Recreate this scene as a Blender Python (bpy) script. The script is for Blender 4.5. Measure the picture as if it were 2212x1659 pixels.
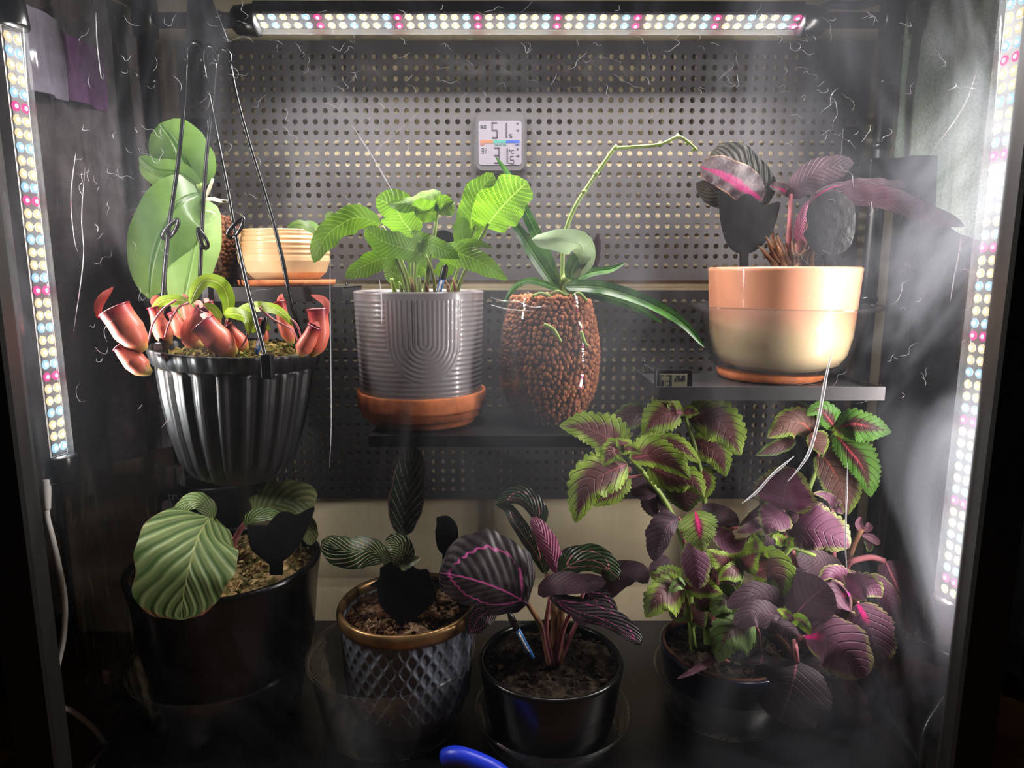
import bpy, math, random
import numpy as np
from mathutils import Vector, Matrix
R = math.radians
rnd = random.Random(7)
sc = bpy.context.scene
col = sc.collection
for o in list(bpy.data.objects):
    bpy.data.objects.remove(o)

# ------------------------------------------------------------------ camera, world, exposure
FPX, TH, CAMZ = 1450.0, R(9.5), 0.557
cam_d = bpy.data.cameras.new('camera')
cam_d.sensor_width = 36.0
cam_d.lens = 36.0 * FPX / 2212.0
cam_d.clip_start = 0.02
cam = bpy.data.objects.new('camera', cam_d)
cam.location = (0, 0, CAMZ)
cam.rotation_euler = (R(90) - TH, 0, 0)
col.objects.link(cam)
sc.camera = cam
world = bpy.data.worlds.new('world')
sc.world = world
world.use_nodes = True
world.node_tree.nodes['Background'].inputs[0].default_value = (1.0, .92, .82, 1)
world.node_tree.nodes['Background'].inputs[1].default_value = 0.02
sc.view_settings.view_transform = 'Standard'
sc.view_settings.look = 'None'
sc.view_settings.gamma = 1.0
sc.view_settings.use_curve_mapping = False
sc.view_settings.exposure = 0.2
sc.cycles.transparent_max_bounces = 32
sc.cycles.max_bounces = 5
sc.cycles.diffuse_bounces = 2
sc.cycles.glossy_bounces = 2
sc.cycles.transmission_bounces = 2
sc.cycles.caustics_reflective = False
sc.cycles.caustics_refractive = False
sc.cycles.sample_clamp_indirect = 4.0
LED_POWER = 2600.0
sc.cycles.use_light_tree = False

CT, ST = math.cos(TH), math.sin(TH)
def ray(px, py):
    cx = (px - 1106.0) / FPX
    cy = (829.5 - py) / FPX
    return Vector((cx, CT + cy * ST, -ST + cy * CT))
def at(px, py, Y):                      # the point at depth Y seen at this place of the photograph
    d = ray(px, py)
    k = Y / d.y
    return Vector((d.x * k, Y, CAMZ + d.z * k))
def atz(px, py, z):
    d = ray(px, py)
    k = (z - CAMZ) / d.z
    return Vector((d.x * k, d.y * k, z))
def mpp(py, Y):                         # metres for one photograph pixel at that depth
    return Y / ray(1106, py).y / FPX

# ------------------------------------------------------------------ node helpers
def lin(c):
    r = []
    for v in c[:3]:
        v = v / 255.0
        r.append(v / 12.92 if v <= .04045 else ((v + .055) / 1.055) ** 2.4)
    return (r[0], r[1], r[2], 1.0)
class S:
    def __init__(s, nt, k): s.nt, s.k = nt, k
    def m(s, op, *a, clamp=False):
        n = s.nt.nodes.new('ShaderNodeMath'); n.operation = op; n.use_clamp = clamp
        for i, v in enumerate((s,) + a):
            if isinstance(v, S): s.nt.links.new(v.k, n.inputs[i])
            else: n.inputs[i].default_value = v
        return S(s.nt, n.outputs[0])
    def __add__(s, o): return s.m('ADD', o)
    __radd__ = __add__
    def __mul__(s, o): return s.m('MULTIPLY', o)
    __rmul__ = __mul__
    def __sub__(s, o): return s.m('SUBTRACT', o)
    def __rsub__(s, o): return s.m('MULTIPLY', -1.0).m('ADD', o)
    def __truediv__(s, o): return s.m('DIVIDE', o)
    def abs(s): return s.m('ABSOLUTE')
    def pow(s, e): return s.m('POWER', e)
    def sin(s): return s.m('SINE')
    def ss(s, a, b, lo=0.0, hi=1.0):
        n = s.nt.nodes.new('ShaderNodeMapRange'); n.interpolation_type = 'SMOOTHSTEP'
        s.nt.links.new(s.k, n.inputs[0])
        for i, v in zip((1, 2, 3, 4), (a, b, lo, hi)): n.inputs[i].default_value = v
        return S(s.nt, n.outputs[0])
class M:
    def __init__(m, name):
        m.mat = bpy.data.materials.new(name); m.mat.use_nodes = True
        m.nt = m.mat.node_tree; m.nt.nodes.clear()
        m.out = m.nt.nodes.new('ShaderNodeOutputMaterial')
    def n(m, t, **kw):
        x = m.nt.nodes.new('ShaderNode' + t)
        for k, v in kw.items():
            if hasattr(x, k): setattr(x, k, v)
            else: m.set(x.inputs[k.replace('_', ' ')], v)
        return x
    def set(m, sock, v):
        if isinstance(v, S): m.nt.links.new(v.k, sock)
        elif isinstance(v, bpy.types.NodeSocket): m.nt.links.new(v, sock)
        elif isinstance(v, (tuple, list)) and sock.type == 'RGBA': sock.default_value = lin(v)
        else: sock.default_value = v
    def coord(m, kind='Object', scale=None):
        c = m.n('TexCoord').outputs[kind]
        if scale:
            mp = m.n('Mapping'); m.nt.links.new(c, mp.inputs[0]); mp.inputs['Scale'].default_value = scale
            return mp.outputs[0]
        return c
    def uv(m):
        s = m.n('SeparateXYZ'); m.nt.links.new(m.coord('UV'), s.inputs[0])
        return S(m.nt, s.outputs[0]) * 2.0 - 1.0, S(m.nt, s.outputs[1])
    def xyz(m, kind='Object'):
        s = m.n('SeparateXYZ'); m.nt.links.new(m.coord(kind), s.inputs[0])
        return [S(m.nt, s.outputs[i]) for i in range(3)]
    def noise(m, scale, detail=3, rough=.5, kind='Object', stretch=None, dist=0):
        t = m.n('TexNoise'); t.inputs['Scale'].default_value = scale; t.inputs['Detail'].default_value = detail
        t.inputs['Roughness'].default_value = rough; t.inputs['Distortion'].default_value = dist
        m.nt.links.new(m.coord(kind, stretch), t.inputs['Vector'])
        return S(m.nt, t.outputs[0])
    def voro(m, scale, feature='F1', kind='Object', stretch=None):
        t = m.n('TexVoronoi'); t.feature = feature; t.inputs['Scale'].default_value = scale
        m.nt.links.new(m.coord(kind, stretch), t.inputs['Vector'])
        return S(m.nt, t.outputs['Distance'])
    def mix(m, a, b, f):
        x = m.nt.nodes.new('ShaderNodeMix'); x.data_type = 'RGBA'
        m.set(x.inputs[0], f); m.set(x.inputs[6], a); m.set(x.inputs[7], b)
        return S(m.nt, x.outputs[2])
    def bump(m, h, strength=.4, dist=.002):
        b = m.n('Bump'); b.inputs['Strength'].default_value = strength; b.inputs['Distance'].default_value = dist
        m.set(b.inputs['Height'], h); return b.outputs[0]
    def pbr(m, color, rough=.5, metal=0.0, normal=None, spec=.5, coat=0.0, emit=None, estr=0.0, sheen=0.0):
        p = m.n('BsdfPrincipled')
        m.set(p.inputs['Base Color'], color); m.set(p.inputs['Roughness'], rough); m.set(p.inputs['Metallic'], metal)
        p.inputs['Specular IOR Level'].default_value = spec
        p.inputs['Coat Weight'].default_value = coat
        p.inputs['Sheen Weight'].default_value = sheen
        if normal is not None: m.nt.links.new(normal, p.inputs['Normal'])
        if emit is not None:
            m.set(p.inputs['Emission Color'], emit); p.inputs['Emission Strength'].default_value = estr
        return p.outputs[0]
    def mixs(m, a, b, f):
        x = m.n('MixShader'); m.set(x.inputs[0], f); m.nt.links.new(a, x.inputs[1]); m.nt.links.new(b, x.inputs[2])
        return x.outputs[0]
    def end(m, sh):
        m.nt.links.new(sh, m.out.inputs[0]); return m.mat
def simple(name, color, rough=.5, metal=0.0, spec=.5, bump=None, var=0.0, coat=0.0):
    m = M(name)
    c = color
    if var:
        k = m.noise(bump[0] * .4 if bump else 12, 3)
        c = m.mix(tuple(v * (1 - var) for v in color), tuple(min(255, v * (1 + var)) for v in color), k.ss(.3, .7))
    nrm = m.bump(m.noise(bump[0], 4), bump[1], bump[2]) if bump else None
    return m.end(m.pbr(c, rough, metal, nrm, spec, coat))
def leafmat(name, fn, rough=.42, trans=.25, spec=.4, tcol=None):
    m = M(name)
    u, v = m.uv()
    c, h = fn(m, u, v)
    oi = S(m.nt, m.n('ObjectInfo').outputs['Random'])
    hs = m.n('HueSaturation'); m.set(hs.inputs['Color'], c); m.set(hs.inputs['Value'], oi.ss(0, 1, .86, 1.1))
    c = S(m.nt, hs.outputs[0])
    nrm = m.bump(h, .55, .0018) if h is not None else None
    p = m.pbr(c, rough, 0, nrm, spec)
    if trans:
        t = m.n('BsdfTranslucent'); m.set(t.inputs[0], c if tcol is None else tcol)
        p = m.mixs(p, t.outputs[0], trans)
    return m.end(p)

# ------------------------------------------------------------------ object helpers
def tag(o, label=None, cat=None, group=None, kind=None):
    if label: o['label'] = label
    if cat: o['category'] = cat
    if group: o['group'] = group
    if kind: o['kind'] = kind
    return o
LOC = {}
def thing(name, label, cat, loc=(0, 0, 0), group=None):
    o = bpy.data.objects.new(name, None); col.objects.link(o)
    o.empty_display_size = .02
    o.location = loc
    LOC[o.name] = Vector(loc)
    return tag(o, label, cat, group)
def link(o, parent=None):
    col.objects.link(o)
    if parent is not None:
        o.parent = parent
        o.matrix_parent_inverse = Matrix.Translation(-LOC.get(parent.name, Vector((0, 0, 0))))
    return o
def mesh(name, vs, fs, mat, parent=None, smooth=True, uv=None):
    me = bpy.data.meshes.new(name)
    me.from_pydata([tuple(v) for v in vs], [], fs)
    if uv is not None:
        l = me.uv_layers.new(name='UVMap')
        li = np.empty(len(me.loops), dtype=np.int32); me.loops.foreach_get('vertex_index', li)
        l.data.foreach_set('uv', np.asarray(uv, dtype=np.float32)[li].ravel())
    me.materials.append(mat)
    if smooth: me.polygons.foreach_set('use_smooth', [True] * len(me.polygons))
    me.update()
    return link(bpy.data.objects.new(name, me), parent)
class B:                                # collects shapes of ONE part
    def __init__(b): b.v, b.f = [], []
    def add(b, vs, fs):
        k = len(b.v); b.v += [tuple(v) for v in vs]; b.f += [tuple(i + k for i in f) for f in fs]; return b
    def box(b, lo, hi, M4=None, bev=0.0):
        x0, y0, z0 = lo; x1, y1, z1 = hi
        if bev <= 0:
            vs = [(x, y, z) for z in (z0, z1) for y in (y0, y1) for x in (x0, x1)]
            fs = [(0, 2, 3, 1), (4, 5, 7, 6), (0, 1, 5, 4), (2, 6, 7, 3), (0, 4, 6, 2), (1, 3, 7, 5)]
        else:                           # bevelled about the y axis, softened front and back
            r = bev; vs = []; fs = []
            def ring(y, s):
                o = len(vs)
                for cx, cz, a0 in ((x1 - r, z1 - r, 0), (x0 + r, z1 - r, 90), (x0 + r, z0 + r, 180), (x1 - r, z0 + r, 270)):
                    for k in range(5):
                        a = R(a0 + k * 22.5)
                        vs.append((cx + (r - s) * math.cos(a), y, cz + (r - s) * math.sin(a)))
                return o
            s = min(r * .35, (y1 - y0) * .3)
            rings = [ring(y0, s), ring(y0 + s, 0), ring(y1 - s, 0), ring(y1, s)]
            n = 20
            for q in range(3):
                for i in range(n):
                    j = (i + 1) % n
                    fs.append((rings[q] + j, rings[q] + i, rings[q + 1] + i, rings[q + 1] + j))
            fs.append(tuple(range(rings[0], rings[0] + n)))
            fs.append(tuple(reversed(range(rings[3], rings[3] + n))))
        if M4 is not None: vs = [M4 @ Vector(v) for v in vs]
        return b.add(vs, fs)
    def tube(b, pts, rad, seg=8, cap=True):
        v, f, _ = sweep(pts, rad, seg, cap); return b.add(v, f)
    def lathe(b, prof, c, seg=32):
        v, f, _ = lathe(prof, c, seg); return b.add(v, f)
    def build(b, name, mat, parent=None, smooth=False):
        return mesh(name, b.v, b.f, mat, parent, smooth)
def spline(pts, n):                     # Catmull-Rom through the points, n segments
    P = [Vector(p) for p in pts]
    if len(P) == 2:
        return [P[0].lerp(P[1], i / n) for i in range(n + 1)]
    E = [P[0] * 2 - P[1]] + P + [P[-1] * 2 - P[-2]]
    fine = []
    for k in range(len(P) - 1):
        a, b_, c, d = E[k:k + 4]
        for i in range(16):
            t = i / 16
            fine.append(.5 * ((2 * b_) + (c - a) * t + (2 * a - 5 * b_ + 4 * c - d) * t * t + (3 * b_ - a - 3 * c + d) * t ** 3))
    fine.append(P[-1])
    L = [0.0]
    for i in range(1, len(fine)): L.append(L[-1] + (fine[i] - fine[i - 1]).length)
    out, j = [], 0
    for i in range(n + 1):
        s = L[-1] * i / n
        while j < len(L) - 2 and L[j + 1] < s: j += 1
        d = L[j + 1] - L[j]
        out.append(fine[j].lerp(fine[j + 1], 0 if d <= 0 else min(1, max(0, (s - L[j]) / d))))
    return out
def interp(vals, t):
    if not isinstance(vals, (list, tuple)): return vals
    x = t * (len(vals) - 1); i = min(int(x), len(vals) - 2)
    return vals[i] + (vals[i + 1] - vals[i]) * (x - i)
def sweep(pts, rad, seg=8, cap=True, flat=1.0):
    vs, fs, uv = [], [], []
    n = len(pts); prev = None
    for i, p in enumerate(pts):
        t = (pts[min(i + 1, n - 1)] - pts[max(i - 1, 0)])
        t = t.normalized() if t.length > 1e-9 else Vector((0, 0, 1))
        if prev is None:
            a = Vector((0, -1, 0)) if abs(t.y) < .9 else Vector((1, 0, 0))
            prev = (a - t * a.dot(t)).normalized()
        else:
            q = prev - t * prev.dot(t); prev = q.normalized() if q.length > 1e-9 else prev
        s = t.cross(prev); r = interp(rad, i / (n - 1))
        for k in range(seg):
            a = 2 * math.pi * k / seg
            vs.append(p + prev * (r * flat * math.cos(a)) + s * (r * math.sin(a)))
            uv.append((k / seg, i / (n - 1)))
    for i in range(n - 1):
        for k in range(seg):
            a, b_ = i * seg + k, i * seg + (k + 1) % seg
            fs.append((a, b_, b_ + seg, a + seg))
    if cap:
        fs.append(tuple(reversed(range(seg)))); fs.append(tuple(range((n - 1) * seg, n * seg)))
    return vs, fs, uv
def tube(name, pts, rad, mat, parent=None, seg=8, n=None, cap=True, flat=1.0):
    P = spline(pts, n or max(6, 6 * (len(pts) - 1)))
    v, f, uv = sweep(P, rad, seg, cap, flat)
    return mesh(name, v, f, mat, parent, True, uv)
def ptube(name, ppts, rpx, mat, parent=None, seg=8, n=None):       # points as (px, py, Y), radius in px
    m_ = mpp(ppts[0][1], ppts[0][2])
    r = [q * m_ for q in rpx] if isinstance(rpx, (list, tuple)) else rpx * m_
    return tube(name, [at(*p) for p in ppts], r, mat, parent, seg, n)
def lathe(prof, c, seg=48, rmod=None, tilt=None):
    vs, fs, uv = [], [], []
    c = Vector(c); n = len(prof)
    for i, (r, z) in enumerate(prof):
        for k in range(seg):
            a = 2 * math.pi * k / seg
            q = r + (rmod(a, z, i) if rmod and r > 1e-6 else 0)
            p = Vector((q * math.sin(a), -q * math.cos(a), z))
            if tilt is not None: p = tilt @ p
            vs.append(c + p); uv.append((k / seg, i / max(1, n - 1)))
    for i in range(n - 1):
        for k in range(seg):
            a, b_ = i * seg + k, i * seg + (k + 1) % seg
            fs.append((a, b_, b_ + seg, a + seg))
    ring = prof[0] == prof[-1]
    if prof[0][0] > 1e-6 and not ring: fs.append(tuple(reversed(range(seg))))
    if prof[-1][0] > 1e-6 and not ring: fs.append(tuple(range((n - 1) * seg, n * seg)))
    return vs, fs, uv
def lathed(name, prof, c, mat, parent=None, seg=48, rmod=None, tilt=None, smooth=True):
    v, f, uv = lathe(prof, c, seg, rmod, tilt)
    return mesh(name, v, f, mat, parent, smooth, uv)
def densify(prof, step):
    out = []
    for (a, b_) in zip(prof[:-1], prof[1:]):
        k = max(1, int(math.hypot(b_[0] - a[0], b_[1] - a[1]) / step))
        for i in range(k): out.append((a[0] + (b_[0] - a[0]) * i / k, a[1] + (b_[1] - a[1]) * i / k))
    return out + [prof[-1]]
CAMP = Vector((0, 0, CAMZ))
def leaf(parent, mat, pts, w, shp=(.5, .75), tilt=0, fold=.12, wave=0.0, nw=4, teeth=0, tdep=.12, n=None, name='leaf', curl=0.0, label=None, ph=None, jag=.045):
    """pts: midrib base to tip as (px, py, Y); w: half-width in px (one value, or left and right of the direction of growth)"""
    n = n or (teeth * 4 if teeth else 20); na = 8
    P = spline([at(*p) for p in pts], n)
    mid = pts[len(pts) // 2]
    s_ = mpp(mid[1], mid[2])
    wl, wr = (w if isinstance(w, (tuple, list)) else (w, w))
    wl *= s_; wr *= s_
    a, b_ = shp; pk = a / (a + b_); mx = pk ** a * (1 - pk) ** b_
    ph = rnd.random() * 6.28 if ph is None else ph
    jp = [rnd.uniform(0, 6.28) for _ in range(6)]; jf = (rnd.uniform(11, 16), rnd.uniform(21, 29))
    vs, uv, fs = [], [], []
    for i, p in enumerate(P):
        t = (P[min(i + 1, n)] - P[max(i - 1, 0)]).normalized()
        d = (CAMP - p).normalized()
        n0 = d - t * d.dot(t); n0 = n0.normalized()
        s0 = t.cross(n0)
        ta = R(tilt[0] + (tilt[1] - tilt[0]) * i / n if isinstance(tilt, tuple) else tilt)
        sd = s0 * math.cos(ta) + n0 * math.sin(ta)
        nn = n0 * math.cos(ta) - s0 * math.sin(ta)
        v = i / n
        prof = (max(v, 1e-4) ** a) * (max(1 - v, 0.0) ** b_) / mx
        if i == 0: prof = .03
        if i == n: prof = .0
        tf = 1.0
        if teeth:
            fr = (v * teeth) % 1.0
            tf = 1.0 - tdep * (1 - 4 * fr * (1 - fr)) if v < .97 else 1.0
        W = max(wl, wr)
        for k in range(-na // 2, na // 2 + 1):
            u = 2.0 * k / na
            ww = wl if u < 0 else wr
            e = abs(u) == 1.0
            o_ = 0 if u < 0 else 3
            jj = 1 + jag * abs(u) * (math.sin(jf[0] * v + jp[o_]) + .6 * math.sin(jf[1] * v + jp[o_ + 1]))
            x = u * ww * prof * (tf if e else 1.0) * jj
            au = abs(u)
            h = fold * W * prof * (au ** 1.3) + wave * W * math.sin(nw * 6.283 * v + ph + (1.5 if u < 0 else 0)) * au * au * min(1, prof * 1.5)
            h += .35 * jag * W * prof * au * math.sin(jf[0] * .8 * v + jp[o_ + 2])
            h += curl * W * prof * au ** 3
            vs.append(p + sd * x + nn * h); uv.append((u * .5 + .5, v))
    c_ = na + 1
    for i in range(n):
        for k in range(na):
            q = i * c_ + k
            fs.append((q, q + 1, q + c_ + 1, q + c_))
    o = mesh(name, vs, fs, mat, parent, True, uv)
    if label: o['label'] = label
    return o
def plate(name, outline, Y, th, mat, parent=None, n=60, lean=0.0):  # flat cut-out standing at depth Y, outline in photo px
    P = [Vector((x, y, 0)) for x, y in outline]
    pts = spline(P + [P[0]], n)[:-1]
    f3 = [at(p.x, p.y, Y) for p in pts]
    zb = min(p.z for p in f3)
    f3 = [Vector((p.x, p.y + lean * (p.z - zb), p.z)) for p in f3]
    bk = [p + Vector((0, th, 0)) for p in f3]
    k = len(f3)
    c0 = sum(f3, Vector()) / k
    fs = [tuple(range(k)), tuple(reversed(range(k, 2 * k)))]
    fs += [(i, (i + 1) % k, k + (i + 1) % k, k + i) for i in range(k)]
    return mesh(name, f3 + bk, fs, mat, parent, False)
# ------------------------------------------------------------------ materials of the place
def clear_mat(name, haze=.03, tint=(250, 250, 250), gloss=1.0, rough=.05, wrinkle=0.0, scale=30, stretch=None, ior=1.45, hazecol=(235, 235, 240), smudge=None, kind='Object'):
    """thin clear plastic or glass: see-through, a grazing gloss, and a film of dust that scatters light"""
    m = M(name)
    tr = m.n('BsdfTransparent'); m.set(tr.inputs[0], tint)
    nrm = None
    if wrinkle:
        w = m.noise(scale, 3, .6, kind, stretch, dist=.6)
        nrm = m.bump(w, wrinkle, .006)
    gl = m.n('BsdfGlossy'); gl.inputs['Roughness'].default_value = rough
    df = m.n('BsdfDiffuse'); m.set(df.inputs[0], hazecol)
    tl = m.n('BsdfTranslucent'); m.set(tl.inputs[0], hazecol)
    fr = m.n('LayerWeight'); fr.inputs['Blend'].default_value = .5
    if nrm is not None:
        m.nt.links.new(nrm, gl.inputs['Normal']); m.nt.links.new(nrm, fr.inputs['Normal'])
    scat = m.mixs(df.outputs[0], tl.outputs[0], .62)
    hz = haze
    if smudge:
        a = m.noise(smudge[0], 4, .62, kind, smudge[1], dist=.9)
        b_ = m.noise(smudge[0] * 6, 3, .6, kind, smudge[1])
        hz = a.ss(.35, .8, haze, haze + smudge[2]) + b_.ss(.62, .8, 0, smudge[2] * .4)
    base = m.mixs(tr.outputs[0], scat, hz)
    f = (S(m.nt, fr.outputs['Facing']).pow(4.0) * .8 + .06) * gloss
    return m.end(m.mixs(base, gl.outputs[0], f))
m = M('vinyl_front')                    # thin clear film with a patchy haze of dust and scuffs
a = m.noise(5, 4, .62, stretch=(1, 1, .6), dist=.9)
fx, fy, fz = m.xyz()                     # haze thickened to the right, imitating the glow beside the lamp
tr = m.n('BsdfTransparent'); m.set(tr.inputs[0], (246, 246, 244))
df = m.n('BsdfDiffuse'); m.set(df.inputs[0], (226, 232, 244)); tl = m.n('BsdfTranslucent'); m.set(tl.inputs[0], (226, 232, 244))
M_front = m.end(m.mixs(tr.outputs[0], m.mixs(df.outputs[0], tl.outputs[0], .65), a.ss(.44, .82, .005, .055) + a.ss(.40, .70, .0, .06) * fx.ss(.20, .38)))
M_side = clear_mat('vinyl_side', .012, (232, 231, 232), 1.0, .07, 1.0, 9, (1, 1.6, .35), smudge=(5, (1, 1, .5), .05))
M_glass = clear_mat('clear_glass', .004, (254, 254, 254), 1.0, .02)
M_glasspot = clear_mat('clear_saucer_plastic', .014, (253, 253, 252), 1.0, .06, .15, 40)
M_tubecover = clear_mat('lamp_cover_plastic', .004, (250, 250, 250), .5, .08)
m = M('crease_glint_plastic'); M_crease = m.end(m.mixs(m.pbr((235, 235, 240), .15, 0, None, .8), m.n('BsdfTransparent').outputs[0], .45))  # whitened plastic, highlights of the creases put into the colour

M_black = simple('black_powder_steel', (26, 25, 26), .38, 0, .5, (300, .15, .0006))
M_blackgloss = simple('black_gloss_plastic', (16, 16, 17), .25, 0, .5)
M_blackmatte = simple('black_matte_plastic', (22, 21, 21), .6, 0, .4)
M_peg = simple('grey_coated_steel', (80, 77, 80), .40, .3, .5, (420, .08, .0004))
M_pegdark = simple('dark_coated_steel', (44, 43, 45), .42, .25, .5, (420, .08, .0004))
M_white = simple('white_plastic', (225, 222, 218), .4, 0, .5)
M_pcb = simple('lamp_board_grey', (42, 42, 43), .5)
m = M('back_wall_paint'); k = m.noise(3, 4, .6, stretch=(1, 1, .15)); q = m.noise(40, 3, .6, stretch=(1, 1, .05))
M_wall = m.end(m.pbr(m.mix((232, 212, 172), (242, 226, 190), (k * .6 + q * .4).ss(.35, .65)), .75, 0, m.bump(m.noise(120, 3), .15, .001)))
M_wallside = simple('grey_green_wall_paint', (56, 56, 59), .8, 0, .3, (160, .3, .002), .08)
M_wallright = simple('grey_wall_paint', (50, 50, 53), .8, 0, .3, (160, .3, .002), .08)
m = M('oak_floor'); k = m.noise(7, 5, .6, stretch=(1, .12, 1), dist=.4)
x, y, z = m.xyz(); pl = ((x * 9.0).m('FRACT') - .5).abs().ss(.47, .5)
M_floor = m.end(m.pbr(m.mix(m.mix((66, 42, 22), (94, 64, 34), k.ss(.3, .7)), (60, 38, 20), pl), .45))
M_tray = simple('black_tray_plastic', (15, 16, 20), .32, 0, .5, (90, .2, .001))
m = M('green_fleece'); k = m.noise(260, 3, .7); q = m.noise(9, 4, .6)
M_towel = m.end(m.pbr(m.mix((156, 184, 158), (212, 228, 206), (k * .5 + q * .5).ss(.35, .65)), .9, 0, m.bump(k, .9, .004), .2, sheen=.5))
M_purple = simple('purple_cloth', (120, 78, 128), .8, 0, .3, (80, .4, .002), .12)
M_pale = simple('pale_lilac_cloth', (176, 172, 190), .8, 0, .3, (80, .4, .002), .1)

# ------------------------------------------------------------------ the setting
def slab(name, lo, hi, mat):
    return tag(B().box(lo, hi).build(name, mat), kind='structure')
slab('floor', (-1.4, -.6, -.04), (1.4, 1.06, 0), M_floor)
slab('wall_back', (-1.4, .976, 0), (1.4, 1.06, 1.6), M_wall)
slab('wall_left', (-.74, .3, 0), (-.68, .976, 1.6), M_wallside)
slab('wall_right', (.68, .3, 0), (.74, .976, 1.6), M_wallright)

# ------------------------------------------------------------------ greenhouse frame
YF, YB, YP = .600, .925, .950           # front poles, back poles, pegboard
fr = thing('greenhouse_frame', 'black tubular steel frame of the small indoor greenhouse', 'frame', (0, .76, 0))
def pole(a, b_, r=.0095):
    return tube('pole', [a, b_], r, M_black, fr, 12, 2)
V = Vector
XL, XR, XBL, XBR = -.468, .452, -.470, .487
for x in (XL, XR):
    q = B().box((x - .021, YF - .012, .0), (x + .021, YF + .012, 1.05), None, .008)
    q.build('pole', M_blackmatte, fr)
for x in (XBL, XBR):
    pole(V((x, YB, .0)), V((x, YB, 1.0)), .0105)
    for z in (.12, .24, .40, .52, .66, .72, .80):
        b = B(); b.lathe([(0, -.004), (.0118, -.004), (.0125, 0), (.0118, .004), (0, .004)], (x, YB, z), 14)
        b.build('pole_joint', M_blackgloss, fr, True)
    b = B(); b.lathe([(0, -.03), (.015, -.03), (.016, 0), (.0155, .03), (0, .03)], (x, YB, .885), 16)
    b.build('connector', M_blackgloss, fr, True)
ztop = at(1106, 44, YB).z
pole(V((XBL, YB, ztop)), V((XBR, YB, ztop)), .0095)
pole(V((XBL, YB - .03, ztop + .08)), V((XBR, YB - .03, ztop + .08)), .008)
for x, xb in ((XL, XBL), (XR, XBR)):
    pole(V((x, YF, ztop + .014)), V((xb, YB, ztop + .014)), .0095)
    pole(V((x, YF, .012)), V((xb, YB, .012)), .008)
b = B().box((XBR - .02, YB - .016, at(1880, 440, YB).z), (XBR + .016, YB + .012, at(1880, 345, YB).z), None, .004)
b.build('pole_clamp', M_blackgloss, fr)

tag(B().box((-.459, .63, .0005), (.436, .974, .02), None, .006).build('tray', M_tray), 'black plastic tray on the floor under the bottom row of pots', 'tray')

# ------------------------------------------------------------------ clear cover
cov = thing('plastic_cover', 'clear wrinkled plastic sheet closing the front and sides of the greenhouse', 'cover', (0, .61, 0))
def panel(name, o, du, dv, nu, nv, amp, nrm, mat, f):
    vs, fs, uv = [], [], []
    for j in range(nv + 1):
        for i in range(nu + 1):
            a, c = i / nu, j / nv
            e = min(1, 8 * a, 8 * (1 - a))
            vs.append(o + du * a + dv * c + nrm * (amp * e * f(a, c))); uv.append((a, c))
    for j in range(nv):
        for i in range(nu):
            q = j * (nu + 1) + i
            fs.append((q, q + 1, q + nu + 2, q + nu + 1))
    return mesh(name, vs, fs, mat, cov, True, uv)
def fw(a, c): return math.sin(a * 19 + 2 * math.sin(c * 7)) * .5 + math.sin(c * 9 + a * 5) * .4 + math.sin(a * 47 + c * 13) * .2
def sw(a, c): return math.sin(a * 25 + 3 * math.sin(c * 5)) * .6 + math.sin(c * 11 + a * 9) * .4 + math.sin(a * 61 + c * 4) * .25
YS = .604
def front_y(x, z):
    a, c = (x + .446) / .876, (z - .01) / 1.0
    e = min(1, 8 * a, 8 * (1 - a))
    return YS + .0025 * e * fw(a, c)
panel('front_panel', V((-.446, YS, .01)), V((.876, 0, 0)), V((0, 0, 1.0)), 80, 80, .0025, V((0, 1, 0)), M_front, fw)
panel('side_panel', V((-.487, .615, .01)), V((-.004, .325, 0)), V((0, 0, .98)), 60, 60, .004, V((1, 0, 0)), M_side, sw)
panel('side_panel', V((.476, .615, .01)), V((.03, .325, 0)), V((0, 0, .98)), 60, 60, .004, V((1, 0, 0)), M_side, sw)
# creases in the sheet, their glints built in as whitish ridges
cr = B()
def crease_glint(p2, r=.00035):
    P = []
    for x, y in p2:
        d = at(x, y, YS); P.append(V((d.x, front_y(d.x, d.z) - .0003, d.z)))
    S_ = spline(P, max(6, 5 * (len(P) - 1)))
    v, f, _ = sweep(S_, [r * .2, r, r * .8, r, r * .2], 5, True); cr.add(v, f)
for _ in range(230):
    if rnd.random() < .6: x, y = rnd.uniform(420, 1880), abs(rnd.gauss(0, 190)) + 20
    else: x, y = rnd.choice((rnd.uniform(170, 380), rnd.uniform(1700, 2080))), rnd.uniform(30, 900)
    k = rnd.randint(3, 6); a = rnd.uniform(-.9, .9) + (1.57 if x < 420 else 0); P = []
    L = rnd.uniform(5, 16)
    for i in range(k):
        P.append((x, y)); x += L * math.cos(a); y += L * math.sin(a); a += rnd.gauss(0, .9)
    crease_glint(P, rnd.uniform(.00008, .00024))
for P, r in (([(1800, 755), (1785, 815), (1768, 905), (1748, 975), (1722, 1015), (1700, 1040)], .0016),
             ([(1831, 1000), (1828, 1090), (1826, 1180), (1830, 1230)], .0009),
             ([(1715, 985), (1668, 1025), (1635, 1062), (1603, 1088)], .0014),
             ([(760, 270), (800, 330), (840, 400), (852, 422)], .0006),
             ([(1060, 642), (1085, 650), (1120, 652), (1150, 664), (1190, 660)], .0004),
             ([(1060, 658), (1095, 668), (1150, 672)], .0004),
             ([(795, 350), (828, 310), (880, 265), (910, 235)], .0003),
             ([(2110, 150), (2080, 230), (2012, 330)], .0003),
             ([(205, 25), (208, 90), (218, 170), (222, 160)], .0004),
             ([(165, 330), (155, 430), (163, 520), (170, 545)], .0004),
             ([(185, 360), (178, 470), (182, 560), (160, 715)], .0004),
             ([(715, 560), (714, 640), (716, 900), (712, 1010)], .0004),
             ([(820, 605), (824, 640), (825, 700)], .0006),
             ([(2080, 490), (2072, 540), (2060, 600), (2052, 650)], .0005)):
    crease_glint(P, r)
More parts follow.
